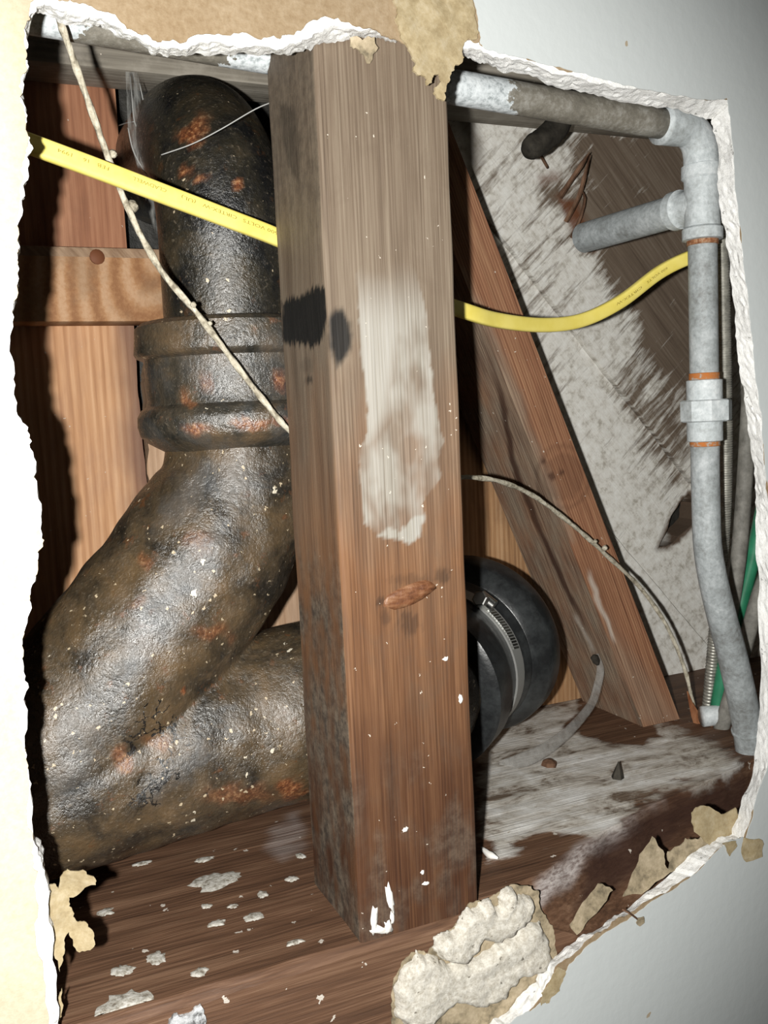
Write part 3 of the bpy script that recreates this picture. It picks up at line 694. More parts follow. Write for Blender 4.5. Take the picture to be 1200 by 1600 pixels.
# ---- header board behind the top pipe
zh = aty(95, 97, .175).z
hd = box('trim_2', (-.30, .172, zh-.002), (.62, .199, zh+.055), m_header, None, .002); struct(hd); hd['label'] = 'grey dusty header board behind the top pipe'

# ================================================================== TIMBERS
def stud():
    x0, x1 = aty(490, 90, YS).x, aty(697, 80, YS).x
    z0, z1 = ZP-.0005, .30
    r = .0016
    prof = []
    def seg(a, b, st):
        n_ = max(2, int(((b[0]-a[0])**2+(b[1]-a[1])**2)**.5/st))
        return [(a[0]+(b[0]-a[0])*i/n_, a[1]+(b[1]-a[1])*i/n_) for i in range(n_)]
    prof += seg((x0, YSB), (x0, YS+r), .0009)
    prof += [(x0+r*(1-cos(a)), YS+r*(1-sin(a))) for a in (0.2, .6, 1.0, 1.4)]
    prof += seg((x0+r, YS), (x1-r, YS), .0008)
    prof += [(x1-r*(1-cos(a)), YS+r*(1-sin(a))) for a in (1.4, 1.0, .6, .2)]
    prof += seg((x1, YS+r), (x1, YSB), .004) + seg((x1, YSB), (x0, YSB), .005)
    zs = list(np.arange(z0, .150, .0010))+[.16, .2, .25, z1]
    V, F_ = [], []; m_ = len(prof)
    for z in zs:
        for (x, y) in prof:
            dx = .0005*mnoise.noise(Vector((0, y*30, z*35))) if x < x0+.003 else .0004*mnoise.noise(Vector((5, y*30, z*45)))*(x > x1-.003)
            V.append(Vector((x+dx, y+.00015*mnoise.noise(Vector((x*900, 0, z*25))), z)))
    for i in range(len(zs)-1):
        for k_ in range(m_): F_.append((i*m_+k_, i*m_+(k_+1) % m_, (i+1)*m_+(k_+1) % m_, (i+1)*m_+k_))
    F_.append(tuple(range(m_))); F_.append(tuple((len(zs)-1)*m_+i for i in range(m_)))
    e = empty('wall_stud', ((x0+x1)/2, YS+.02, z0), 'weathered vertical wall stud with a pale stain and black scorch marks, standing on the sill', 'stud')
    ob = fix_normals(link('stud_body', V, F_, m_stud, e, True)); sharp(ob, 60)
    patch = [(556, 430), (560, 480), (562, 515), (564, 555), (571, 601), (573, 640), (574, 676), (566, 692), (561, 710), (563, 750), (566, 785), (569, 819), (582, 828), (595, 838), (603, 828), (614, 825), (628, 845), (641, 849), (655, 842), (658, 830), (664, 805), (660, 788), (672, 768), (689, 747), (684, 716), (694, 690), (686, 660), (680, 624), (672, 560), (668, 500), (655, 440), (640, 400), (600, 380), (570, 395)]
    def fn(W, px, py):
        j1 = nz(W, (700, 700, 260), 2.1); j2 = nz(W, (120, 120, 60), 5.5); j3 = nz(W, (900, 900, 60), 8.2)
        d = sdist(px+2.5*j1, py+2.5*j1, patch)
        fade = sstep(py, 400, 520)
        R = sstep(d, -1.0, 1.5)*fade*np.clip(.55+.8*j2, .18, .9)
        # whitest by the left edge and at the bottom lip
        R = np.maximum(R, .95*sstep(d, -1, 2)*sstep(-sdist(px, py, [(556, 430), (612, 440), (620, 520), (600, 640), (575, 690)]), 26, -8)*fade)
        R = np.maximum(R, 1.0*sstep(sdist(px+2*j1, py+3*j1, [(590, 838), (605, 822), (625, 830), (650, 806), (664, 806), (657, 836), (641, 850), (625, 843)]), -3, 2))
        fr = W[:, 1] < YS+.0012
        R *= fr
        # scorch marks: one on the side face, one on the front
        G = sstep(sdist(px+3*j1, py+9*j3, [(440, 474), (470, 460), (490, 452), (512, 446), (512, 500), (503, 532), (485, 542), (440, 534)]), -3, 4)*(~fr)
        G = np.maximum(G, .96*sstep(4+sdist(px+3*j1, py+8*j3, [(524, 487), (534, 486), (544, 505), (547, 530), (540, 555), (526, 565), (518, 540), (516, 505)]), -5, 7))
        for (x, y, rx, ry, s) in ((600, 965, 10, 14, .35), (640, 972, 22, 20, .4), (690, 900, 16, 14, .45), (645, 905, 40, 9, .25), (482, 594, 7, 8, .7), (505, 1010, 5, 60, .3), (596, 940, 9, 8, .5), (480, 570, 12, 14, .25)):
            G = np.maximum(G, s*sstep(1-np.hypot((px-x)/rx, (py-y)/ry)+.5*j1, -.1, .5))
        # mid-streak stains on the upper side face
        G = np.maximum(G, .45*sstep(sdist(px+2*j1, py+6*j3, [(437, 160), (462, 170), (470, 230), (468, 290), (452, 265), (440, 220)]), -4, 5)*(~fr))
        # cool grime on the lower side face
        B = (~fr)*sstep(py+50*j2, 800, 1000)*np.clip(.55+.9*j2, 0, .95)
        B = np.maximum(B, .45*(~fr)*sstep(-(py+30*j2), -420, -300))
        B = np.maximum(B, .55*sstep(py+40*j2+.4*(px-650), 1150, 1330)*np.clip(.15+1.1*j2, 0, .8))
        return R, G, B
    set_masks(ob, fn)
    # knot, crumbs and flakes of gypsum caught on the face
    def disc(name, px, py, rx, ry, ang, mat, th, seed, Y=YS, amp=.25):
        c = aty(px, py, Y); rg = random.Random(seed); N = 16; L = []
        for i in range(N):
            a = 2*pi*i/N; rr = 1+rg.uniform(-amp, amp)
            x, z = rx*rr*cos(a), ry*rr*sin(a); L.append(Vector((c.x+x*cos(ang)-z*sin(ang), c.z+x*sin(ang)+z*cos(ang))))
        V, F_ = sheet(L, min(rx, ry)*.6, lambda x, z: Y-.00015-th*max(0, 1-math.hypot((x-c.x)/rx, (z-c.z)/max(ry, 1e-5)))**.7, lambda x, z: Y+.0002)
        return fix_normals(link(name, V, F_, mat, e, True))
    kn = disc('knot', 641, 929, .0105, .0040, radians(15), m_knot, .00015, 4, amp=.1)
    kn['label'] = 'raised oval knot'
    for i, (x, y, rx, ry, an) in enumerate(((610, 1405, .0016, .0075, .15), (584, 1436, .0020, .006, -.1), (593, 1453, .0045, .0018, -.4), (606, 1448, .0022, .0030, .3), (613, 1434, .0011, .0028, 0), (660, 1363, .0010, .0011, 0), (666, 1380, .0020, .0009, 0), (696, 1030, .0016, .0010, .2), (633, 1296, .0015, .0011, 0), (720, 1092, .0012, .0020, 0))):
        disc('gypsum_flake', x, y, rx*.72, ry*.8, an, m_crumb, .0008, 60+i, amp=.38)
    return e
k = NT('knot_wood', .5, .45); k.color(k.ramp(k.noise(k.map(scale=(88.000, 88.000, 336.000)), 1, 4, .6), [(.35, (0.056, 0.020, 0.010)), (.5, (0.160, 0.064, 0.028)), (.7, (0.288, 0.152, 0.080))])); k.bump(k.noise(None, 300), .0006); m_knot = k.m
stud()

# diagonal brace: runs down to the right, its front and left side both show
def brace():
    Y0, Y1 = .135, .1935
    A, B = aty(720, 240, Y0), aty(1065, 1130, Y0)       # right arris of the face
    C, D = aty(727, 440, Y0), aty(1008, 1120, Y0)       # left arris of the face
    dR = (B-A).normalized(); t = (C-A).dot(dR); foot = A+dR*t; wv = C-foot; wid = wv.length
    ax = dR; wdir = wv.normalized()                     # wdir points to the left arris
    Lr = (ZP-A.z)/ax.z
    n = 230; NW = 50; ND = 40
    V, F_ = [], []
    prof = [(0, Y1), (0, Y0)] + [(wid*i/NW, Y0) for i in range(1, NW)] + [(wid, Y0)] + [(wid, Y0+(Y1-Y0)*i/ND) for i in range(1, ND+1)]
    m_ = len(prof)
    for i in range(n+1):
        s = -.16+(Lr+.16)*i/n
        for (w_, y) in prof:
            p = A+ax*s+wdir*w_; p = Vector((p.x, y, p.z))
            if i == n: # cut level on the plate
                k_ = (ZP+.0002-p.z)/ax.z; p += Vector((ax.x*k_, 0, ax.z*k_))
            V.append(p)
    for i in range(n):
        for k_ in range(m_): F_.append((i*m_+k_, i*m_+(k_+1) % m_, (i+1)*m_+(k_+1) % m_, (i+1)*m_+k_))
    F_.append(tuple(range(m_))); F_.append(tuple(n*m_+i for i in range(m_)))
    ob = fix_normals(link('diagonal_brace', V, F_, m_brace_face, None, False, base=(B.x, .16, ZP)))
    tag(ob, 'red-brown diagonal wooden brace with a cracked grey side, slanting down behind the stud', 'brace')
    def fn(W, px, py):
        j = 12*nz(W, (60, 60, 60), 4.4); j3 = nz(W, (500, 500, 120), 1.1)
        side = W[:, 1] > Y0+.0006
        R = np.where(side, np.clip(.75+.5*nz(W, (90, 90, 30), 2.2), .3, 1), 0.0)
        R = np.maximum(R, .75*sstep(sdist(px+j, py+j, [(722, 420), (790, 560), (850, 720), (900, 850), (860, 850), (760, 640)]), -12, 12))
        R = np.maximum(R, .5*sstep(sdist(px+j, py+j, [(940, 960), (1000, 1040), (1070, 1135), (960, 1130)]), -20, 20))
        G = .85*sstep(7-np.abs(px+.25*j-np.interp(py, [560, 640, 740, 840, 960, 1010], [765, 787, 806, 848, 905, 930])), 0, 5)*sstep(py, 540, 640)*sstep(-py, -1010, -930)
        for (x, y, r_) in ((862, 744, 7), (877, 738, 6), (850, 722, 5)): G = np.maximum(G, .8*sstep(r_-np.hypot(px-x+j*.1, py-y), -2, 3))
        k2 = np.hypot((px-880)/42, (py-745)/50)
        G = np.maximum(G, .3*sstep(np.sin(k2*14)*.5-(k2-1)*3, 0, .6))
        B = .75*sstep(3.5-np.abs(px-np.interp(py, [880, 940, 1010], [915, 935, 962])+j*.4), -3, 3)*sstep(py, 885, 910)*sstep(-py, -1010, -990)
        B = np.maximum(B, .7*sstep(2.5-np.abs(px-np.interp(py, [960, 1020], [898, 930])+j*.3), -3, 2)*sstep(py, 955, 970)*sstep(-py, -1025, -1010))
        return R, np.clip(G, 0, 1), B
    set_masks(ob, fn); return ob
brace()
# short block between the studs, far left
zb0, zb1 = aty(160, 503, .180).z, aty(160, 386, .180).z
xb = aty(263, 440, .180).x
bl = empty('wood_block', (xb-.06, .19, zb0), 'orange-brown wooden block nailed across the boards at far left', 'block')
box('block_body', (-.09, .180, zb0), (xb, .1995, zb1), m_block, bl, .0016)
c = aty(151, 402, .180); lathe('nail', [(0, .0008), (0, .0034), (.0012, .0036), (.0018, .0028), (.002, 0.0005)], (c.x, .1803, c.z), (.2, -1, .1), m_nail, bl, 14)['label'] = 'rusty bent nail head'

# ================================================================== CAST IRON DRAIN
SX, SY = .108, .110
dr = empty('cast_iron_drain', (SX, SY, -.16), 'large rusty black cast iron drain pipe with a hub, left of the stud', 'drain pipe')
st = tube('stack_pipe', [(SX, SY, .030), (SX, SY, .060), (SX, SY, .084), (SX, SY+.010, .107), (SX, SY+.035, .126), (SX, SY+.075, .131), (SX, SY+.118, .132)], .0272, m_iron_top, dr, seg=56, n=14)
def fn_st(W, px, py):
    j = 9*nz(W, (160, 160, 160), 2.0)
    R = .75*sstep(sdist(px+j, py+j, [(278, 212), (300, 196), (318, 178), (328, 182), (318, 205), (306, 222), (290, 224)]), -6, 5)
    for x, y, r_ in ((292, 270, 7), (308, 274, 7), (374, 290, 7), (265, 300, 5)): R = np.maximum(R, .8*sstep(r_-np.hypot(px-x+j, py-y+j), -2, 3))
    return R, R*0, R*0
set_masks(st, fn_st)
hub = lathe('hub_collar', [(.0435, .0270), (.0425, .0368), (.0405, .0395), (.0300, .0405), (.0285, .0395), (.0272, .0368), (.0110, .0362), (.0085, .0368), (.0068, .0392), (.0040, .0408), (.0000, .0410), (-.0040, .0400), (-.0068, .0372), (-.0090, .0335), (-.0110, .0300)], (SX, SY, -.001), (0, 0, 1), m_iron_hub, dr, 96)
# finer rings for colour masks and a rough cast surface
def subdivide(ob, cuts, smooth=True):
    bm = bmesh.new(); bm.from_mesh(ob.data)
    bmesh.ops.subdivide_edges(bm, edges=bm.edges[:], cuts=cuts, use_grid_fill=True); bm.to_mesh(ob.data); bm.free()
    ob.data.polygons.foreach_set('use_smooth', [smooth]*len(ob.data.polygons))
subdivide(hub, 2); sharp(hub, 40)
def fn_hub(W, px, py):
    j = 10*nz(W, (150, 150, 150), 6.0)
    R = np.zeros(len(W))
    for x, y, rx, ry, s in ((310, 672, 22, 10, .9), (432, 598, 18, 11, .9), (400, 664, 40, 8, .6), (325, 597, 12, 9, .5), (298, 632, 10, 8, .5), (440, 662, 20, 8, .6)):
        R = np.maximum(R, s*sstep(1-np.hypot((px-x+j)/rx, (py-y+j)/ry), -.3, .5))
    return R, R*0, .4*sstep(nz(W, (60, 60, 60), 1), -.1, .3)
set_masks(hub, fn_hub)
# wye: the dropping limb and the sideways limb cast as one piece
def wye():
    A = tube_geo([(SX, SY, -.004), (SX, SY, -.016), (SX-.003, SY-.002, -.034), (SX-.022, SY-.004, -.060), (.058, .105, -.092), (.032, .104, -.118), (.006, .104, -.138)], [.0305, .0315, .034, .0365, .0372, .0378, .038], seg=40, n=8, round_ends=True)
    B = tube_geo([(-.012, .104, -.142), (.020, .104, -.140), (.06, .106, -.1365), (.10, .107, -.133), (.14, .108, -.130), (.185, .111, -.1285)], [.036, .038, .0385, .0388, .0392, .0385], seg=40, n=8, round_ends=True)
    V = A[0]+B[0]; F_ = A[1]+[tuple(i+len(A[0]) for i in f) for f in B[1]]
    tmp = fix_normals(link('tmp', V, F_, m_iron_wye, None))
    m1 = tmp.modifiers.new('r', 'REMESH'); m1.mode = 'VOXEL'; m1.voxel_size = .0015
    m2 = tmp.modifiers.new('s', 'SMOOTH'); m2.iterations = 6; m2.factor = .6
    dg = bpy.context.evaluated_depsgraph_get(); me = bpy.data.meshes.new_from_object(tmp.evaluated_get(dg))
    V = [v.co.copy() for v in me.vertices]; N_ = [v.normal.copy() for v in me.vertices]; F_ = [tuple(p.vertices) for p in me.polygons]
    bpy.data.objects.remove(tmp); bpy.data.meshes.remove(me)
    for i, p in enumerate(V):
        h = .0016*mnoise.noise(p*38)+.0009*mnoise.noise(p*95)
        V[i] = p+N_[i]*h
    ob = link('wye_branch', V, F_, m_iron_wye, dr, True); ob['label'] = 'olive-brown pitted wye with two limbs'
    def fn(W, px, py):
        j = 14*nz(W, (120, 120, 120), 3.0)
        R = np.zeros(len(W))
        for x, y, rx, ry, s in ((455, 1235, 26, 14, .8), (330, 985, 30, 16, .45), (190, 1185, 14, 22, .5), (250, 1160, 22, 14, .35), (310, 845, 24, 20, .3), (290, 1082, 5, 5, .9), (370, 1240, 60, 16, .4), (215, 940, 20, 14, .25), (225, 875, 12, 10, .4)):
            R = np.maximum(R, s*sstep(1-np.hypot((px-x+j)/rx, (py-y+j)/ry), -.3, .6))
        G = sstep(sdist(px+j, py+j, [(180, 1100), (260, 1060), (300, 1150), (330, 1240), (280, 1260), (200, 1270), (190, 1180)]), -10, 16)
        B = .8*sstep(sdist(px+j, py+j, [(190, 1000), (215, 960), (290, 880), (330, 820), (360, 830), (300, 930), (255, 1000), (215, 1060), (185, 1050)]), -14, 18)
        B = np.maximum(B, .7*sstep(sdist(px+j, py+j, [(225, 1220), (265, 1180), (310, 1160), (350, 1180), (290, 1215), (235, 1255)]), -12, 14))
        B = np.maximum(B, .75*sstep(sdist(px+j, py+j, [(280, 740), (380, 710), (420, 760), (330, 790), (240, 830)]), -20, 25))
        B = np.maximum(B, .6*sstep(sdist(px+j, py+j, [(80, 1120), (150, 1100), (170, 1160), (110, 1260), (78, 1240)]), -14, 18))
        return R, G, B
    set_masks(ob, fn)
wye()

# ================================================================== RUBBER COUPLING
c0, c1, c2 = Vector((.197, .1135, -.1290)), Vector((.2145, .122, -.1290)), Vector((.2400, .142, -.1225))
ax = (c2-c0).normalized()
cp = empty('rubber_coupling', tuple(c1), 'black rubber drain coupling with a steel hose clamp, right of the stud', 'coupling')
lathe('sleeve', [(-.012, .0400), (-.010, .0430), (.004, .0425), (.010, .0400), (.0135, .0388), (.0290, .0388), (.031, .0400), (.033, .0402)], c0, ax, m_rubber, cp, 64)
lathe('end_ring', [(.033, .0395), (.0335, .0405), (.036, .0425), (.040, .0462), (.043, .0472), (.052, .0474), (.055, .0462), (.056, .040), (.0645, .039), (.0645, .0)], c0, ax, m_rubber, cp, 64)['label'] = 'wider black rubber end ring'
hc = bpy.data.objects.new('hose_clamp', None)
band = lathe('hose_clamp', [(.0165, .0391), (.0165, .0398), (.0245, .0398), (.0245, .0391)], c0, ax, m_steel, cp, 72)
band['label'] = 'stainless steel band clamp'
# slots and the worm screw, on the visible upper right of the band
u_ = Vector((0, 0, 1)); u_ = (u_-ax*u_.dot(ax)).normalized(); v_ = ax.cross(u_)   # v_ away; -v_ faces the camera side
view = (c1-CC).normalized()
def bandpt(th, s=.0205, r=.0399): return c0+ax*s+u_*(r*cos(th))+v_*(r*sin(th))
sg = 1 if topx([bandpt(.7)])[0][0] > topx([bandpt(-.7)])[0][0] else -1
def bandpx(th): 
    p = topx([bandpt(th)]); return p[0][0], p[1][0]
ths = np.linspace(-2.5, 2.5, 400); dpx = [(bandpx(t)[0]-757)**2+(bandpx(t)[1]-945)**2 for t in ths]; th0 = ths[int(np.argmin(dpx))]
dpx = [(bandpx(t)[0]-806)**2+(bandpx(t)[1]-1012)**2 for t in ths]; th1 = ths[int(np.argmin(dpx))]
V, F_ = [], []
for i in range(15):
    th = th0+(th1-th0)*(.16+.84*i/14)
    rdir = (u_*cos(th)+v_*sin(th)); tdir = (v_*cos(th)-u_*sin(th)); ctr = bandpt(th, .0205, .0399)
    sl = tdir*.00055; wl = ax*.0024 + tdir*.0006; o = len(V)
    for s_ in (-1, 1):
        for t_ in (-1, 1):
            for h in (0, .0003): V.append(ctr+sl*s_+wl*t_+rdir*h)
    F_ += [(o, o+2, o+3, o+1), (o+4, o+5, o+7, o+6), (o, o+1, o+5, o+4), (o+2, o+6, o+7, o+3), (o+1, o+3, o+7, o+5)]
sl = fix_normals(link('band_slots', V, F_, m_steel2, band)); sl['kind'] = 'stuff'
rdir = (u_*cos(th0)+v_*sin(th0)); tdir = (v_*cos(th0)-u_*sin(th0))
if (bandpt(th0+.1)-bandpt(th1)).length < (bandpt(th0-.1)-bandpt(th1)).length: tdir = -tdir
hs = bandpt(th0, .0205, .0425)
lathe('screw_housing', [(-.0045, .0024), (-.004, .0033), (.004, .0033), (.0045, .0024)], hs, tdir, m_steel2, band, 18)
lathe('screw_head', [(.0045, .0028), (.0050, .0040), (.0078, .0040), (.0082, .0034)], hs-rdir*.0004, (tdir*.5-ax*.35-view*.8).normalized(), m_steel2, band, 6, smooth=False)

# ================================================================== GALVANISED PIPE RUN
YP = .060; RP = .0067
zt = aty(400, 82, YP).z; zr = aty(1046, 195, YP).z
vx = aty(1099, 480, YP).x
gp = empty('galvanised_pipe_run', (vx, YP, ZP), 'grey galvanised pipe run along the top and right side, with tee and union', 'pipe')
ptA = aty(60, 72, YP); zl = zt
el = aty(1062, 205, YP)
tp = tube('pipe_section', [(.11+(zr-zt)*0+d, YP, zt+(zr-zt)*d/(vx-.018-.11)) for d in (-.2, -.1, 0, .1, vx-.016-.11)], RP, m_galv_top, gp, seg=28, n=5); tp['label'] = 'dusty horizontal section, chalky white in patches'
ze = zr-.0002
tube('elbow_fitting', [(vx-.024, YP, ze), (vx-.016, YP, ze), (vx-.008, YP, ze-.0010), (vx-.0028, YP, ze-.0050), (vx-.0005, YP, ze-.011), (vx, YP, ze-.018)], [.0088, .0088, .0082, .0080, .0080, .0082], m_galv_light, gp, seg=28, n=5)
def zat(y): return aty(1100, y, YP).z
def ring(z0, z1, r, mat, name, **kw): return lathe(name, [(0, r*.9), (0.0004, r), (z1-z0-.0004, r), (z1-z0, r*.9)], (vx, YP, z0), (0, 0, 1), mat, gp, 28, **kw)
ring(zat(260), ze-.016, .0072, m_rust, 'thread_band')['label'] = 'rust-brown exposed thread'
# tee body with beaded ends
z0, z1 = zat(376), zat(258); zm = zat(318)
tee = lathe('tee_fitting', [(0, .0075), (.0004, .0092), (.0052, .0093), (.0062, .0082), (.011, .0080), ((z1-z0)-.011, .0080), ((z1-z0)-.0068, .0082), ((z1-z0)-.0058, .0093), ((z1-z0)-.0006, .0092), (z1-z0, .0075)], (vx, YP, z0), (0, 0, 1), m_galv_light, gp, 32)
sd = (atx(918, 360, vx)-Vector((vx, YP, zm))); sdir = Vector((-.12, 1, (aty(918, 360, .15).z-zm)/.10)).normalized()
# the side outlet looks back into the cavity
P0 = Vector((vx, YP, zm)); 
end = None
best = 1e9
for ay in np.linspace(-60, 60, 241):
    for L_ in (.07, .085, .10):
        d = Vector((-sin(radians(45+ay*.7)), cos(radians(45+ay*.7)), 0)); q = P0+d*L_; X, Y_ = topx([q]); e_ = (X[0]-920)**2*1.0+(Y_[0]-361)**2+((L_-.085)*2000)**2
        if e_ < best: best, end = e_, q
sdir = (end-P0).normalized()
lathe('tee_outlet', [(0, .0078), (.010, .0078), (.012, .0082), (.013, .0092), (.0178, .0092), (.0182, .0075)], P0, sdir, m_galv_light, tee, 28)
lathe('stub_pipe', [(.015, .0078), ((end-P0).length, .0080), ((end-P0).length+.0002, .0066)], P0, sdir, m_galv, gp, 28)['label'] = 'short stub pointing back into the cavity'
ring(zat(384), zat(374), .0072, m_rust, 'thread_band')
ring(zat(590), zat(380), RP, m_galv, 'pipe_section')
ring(zat(596), zat(582), .00705, m_rust2, 'thread_band')['label'] = 'rust-orange exposed thread'
# union: collar, hexagonal nut, lower collar
un = ring(zat(690), zat(593), .0083, m_galv_light, 'union_fitting')
nut = lathe('union_nut', [(0, .0108), (.0006, .0119), (.0098, .0119), (.0105, .0108)], (vx+.0004, YP-.0005, zat(659)), (0, 0, 1), m_galv_light, un, 8, smooth=False, a0=.25)
ring(zat(698), zat(686), .00705, m_rust2, 'thread_band')
bend = [(vx, YP, zat(694)), (vx, YP, zat(740)), (vx+.0002, YP, zat(790)), (vx+.0008, YP, zat(850))]
for (x, y, Y) in ((1113, 900, .061), (1127, 960, .064), (1143, 1020, .068), (1157, 1080, .072), (1167, 1130, .075), (1174, 1185, .078)):
    p = aty(x, y, Y); bend.append(tuple(p))
bend[-1] = (bend[-1][0], bend[-1][1], ZP-.004)
lp = tube('pipe_section', bend, [.0067]*4+[.0069, .0072, .0074, .0076, .0077, .0077], m_galv, gp, seg=28, n=6); lp['label'] = 'lower section bending to the right'
q = Vector(bend[-2]); q2 = Vector(bend[-1]); lathe('collar', [(0, .0078), (.0004, .0084), (.0016, .0084), (.002, .0078)], q2+(q-q2).normalized()*.016, (q-q2), m_galv, gp, 28)
# loose stub lying by the foot of the pipe
a, b = aty(1098, 1172, .118), aty(1152, 1150, .112)
a.z = b.z = ZP+.0062
tg = tube('pipe_offcut', [tuple(a), tuple((a+b)/2), tuple(b)], .0058, m_galv_light, None, seg=20, n=2, base=(a.x, a.y, ZP))
tag(tg, 'short pale dusty pipe offcut lying on the sill beside the bottom of the grey pipe', 'pipe offcut')

# dark hose end that pokes down behind the top pipe
h = [aty(895, 150, .150), aty(880, 178, .148), aty(872, 196, .146), aty(852, 216, .143), aty(832, 230, .140)]
tag(tube('hose_end', [tuple(p) for p in h], [.0062, .0064, .0066, .0068, .0062], m_hose, None, seg=20, n=5, round_ends=True, jitter=.12, base=tuple(h[0])), 'dark hooked rubber hose end poking out below the top pipe', 'hose')

# ================================================================== CABLES
Y_CAB = [(-40, 192, .046), (55, 228, .047), (150, 263, .050), (250, 301, .053), (350, 339, .0565), (445, 376, .0635), (560, 430, .071), (720, 484, .0735), (780, 501, .082), (850, 508, .092), (910, 500, .097), (970, 471, .096), (1030, 426, .092), (1078, 402, .088), (1140, 380, .084), (1200, 350, .09)]
cb = empty('yellow_cable', tuple(aty(250, 301, .053)), 'flat yellow electrical cable passing behind the stud across the whole opening', 'cable')
tube('jacket', [tuple(aty(*p)) for p in Y_CAB], .0034, m_yel, cb, seg=24, n=8, flat=.56, up=(.35, -1, .0))
# printed lettering, upside down as in the photo
def text_on(s, p0, p1, Y0, Y1, h, off):
    cu = bpy.data.curves.new('t', 'FONT'); cu.body = s; cu.align_x = 'LEFT'; cu.align_y = 'CENTER'; cu.resolution_u = 2
    ob = bpy.data.objects.new('t', cu); COL.objects.link(ob)
    dg = bpy.context.evaluated_depsgraph_get(); me = bpy.data.meshes.new_from_object(ob.evaluated_get(dg))
    V = [v.co.copy() for v in me.vertices]; F_ = [tuple(p.vertices) for p in me.polygons]
    bpy.data.objects.remove(ob); bpy.data.curves.remove(cu)
    wdt = max(v.x for v in V)
    W = []
    for v in V:
        x = p0[0]+(p1[0]-p0[0])*v.x/wdt
        c = cab_at(x); ex = (cab_at(x-2)-cab_at(x+2)).normalized()*(1 if p1[0] < p0[0] else -1)
        nrm = Vector((.35, -1, 0)); nrm = (nrm-ex*nrm.dot(ex)).normalized(); ey = nrm.cross(ex)
        W.append(c+ey*(v.y*h*.85+off)+nrm*.00199)
    return link('printed_text', W, F_, m_ink, cb)
_cc = np.array(catmull([tuple(aty(*p)) for p in Y_CAB], 30)); _cx = topx(_cc)[0]
def cab_at(x): return Vector([float(np.interp(x, _cx, _cc[:, i])) for i in range(3)])
Yc = lambda x: float(np.interp(x, [p[0] for p in Y_CAB], [p[2] for p in Y_CAB]))
yc = lambda x: float(np.interp(x, [p[0] for p in Y_CAB], [p[1] for p in Y_CAB]))
for s, xa, xb_ in (('600 VOLTS', 430, 375), ('CIRTEX-W', 366, 313), ('(UL)', 303, 280), ('CLADWELL', 257, 204), ('FEB', 168, 149), ('16', 138, 127), ('1994', 112, 87)):
    text_on(s, (xa, yc(xa)-5), (xb_, yc(xb_)-5), Yc(xa), Yc(xb_), .0021, -.0007)
for s, xa, xb_ in (('600 VOLTS', 1040, 1008), ('CIRTEX-W', 1000, 960)):
    text_on(s, (xa, yc(xa)), (xb_, yc(xb_)), Yc(xa), Yc(xb_), .0021, -.0007)

cordp = [(86, 10, .038), (98, 45, .044), (128, 130, .052), (165, 235, .058), (200, 325, .060), (250, 420, .0605), (310, 492, .060), (370, 572, .0605), (420, 636, .0615), (458, 678, .0645), (520, 720, .069), (640, 745, .076), (738, 746, .082), (790, 755, .092), (840, 779, .104), (900, 825, .115), (950, 870, .122), (1000, 918, .130), (1040, 975, .130), (1068, 1040, .131), (1083, 1100, .1325), (1087, 1124, .133)]
cr = empty('old_cord', tuple(aty(250, 420, .0605)), 'old frayed pale tan twisted cord drooping behind the stud', 'cord')
cw = [tuple(aty(*p)) for p in cordp]
tube('cord_strand', cw, [.00105]*22, m_cord, cr, seg=10, n=10, jitter=.35)
C_ = catmull(cw, 26)
def helix(ph, r, rr):
    out = []
    for i in range(0, len(C_), 2):
        t = Vector(C_[min(i+1, len(C_)-1)])-Vector(C_[max(i-1, 0)]); t.normalize(); a = t.orthogonal().normalized(); b = t.cross(a)
        th = ph+i*.16; out.append(tuple(Vector(C_[i])+a*(rr*cos(th))+b*(rr*sin(th))))
    return out
for ph in (0, pi): tube('cord_strand', helix(ph, 0, .00058), .00072, m_cord, cr, seg=7, n=1, jitter=.3)
for (x, y, Y, r_) in ((176, 240, .0590, .0016), (206, 322, .0615, .0024), (302, 476, .0580, .0012), (328, 505, .0580, .001), (945, 856, .117, .0016), (930, 846, .115, .0012)):
    c = aty(x, y, Y); lathe('crumb', [(-r_, .0002), (-r_*.6, r_*.8), (0, r_), (r_*.6, r_*.7), (r_, .0002)], c, (.3, .4, 1), m_cord, cr, 9)
# cables in the right-hand corner
def cable(name, pl, r, mat, label, cat='cable', group=None, **kw):
    P_ = [tuple(aty(*p)) for p in pl]
    o = tube(name, P_, r, mat, None, n=8, base=P_[-1], **kw); return tag(o, label, cat, group)
arm = [(1110, 235, .082), (1122, 290, .082), (1128, 390, .083), (1131, 500, .085), (1133, 600, .088), (1134, 700, .092), (1132, 800, .098), (1125, 900, .107), (1116, 1000, .117), (1104, 1132, .128)]
P_ = catmull([tuple(aty(*p)) for p in arm], 130)
rl = [.0034+.00026*sin(i*1.3) for i in range(len(P_))]
tag(tube('armoured_cable', [tuple(p) for p in P_], rl, m_flex, None, seg=14, n=1, base=tuple(P_[-1])), 'ribbed steel armoured cable running down right behind the vertical grey pipe', 'cable')
cable('grey_cable', [(1176, 560, .112), (1170, 640, .112), (1163, 760, .113), (1155, 860, .113), (1143, 950, .116), (1127, 1060, .123), (1113, 1136, .128)], .0044, m_greyc, 'grey cable just left of the green cable in the right corner', seg=14)
cable('green_cable', [(1205, 740, .118), (1191, 800, .120), (1174, 880, .118), (1156, 950, .116), (1137, 1020, .114), (1127, 1070, .116), (1116, 1134, .120)], .0042, m_green, 'bright green cable slanting down behind the bent grey pipe', seg=14)
cable('grey_cable', [(1225, 820, .106), (1205, 880, .110), (1186, 930, .106), (1166, 1000, .104), (1144, 1080, .107), (1126, 1142, .112)], .0044, m_greyc, 'grey cable right of the green cable, lowest in the right corner', seg=14)

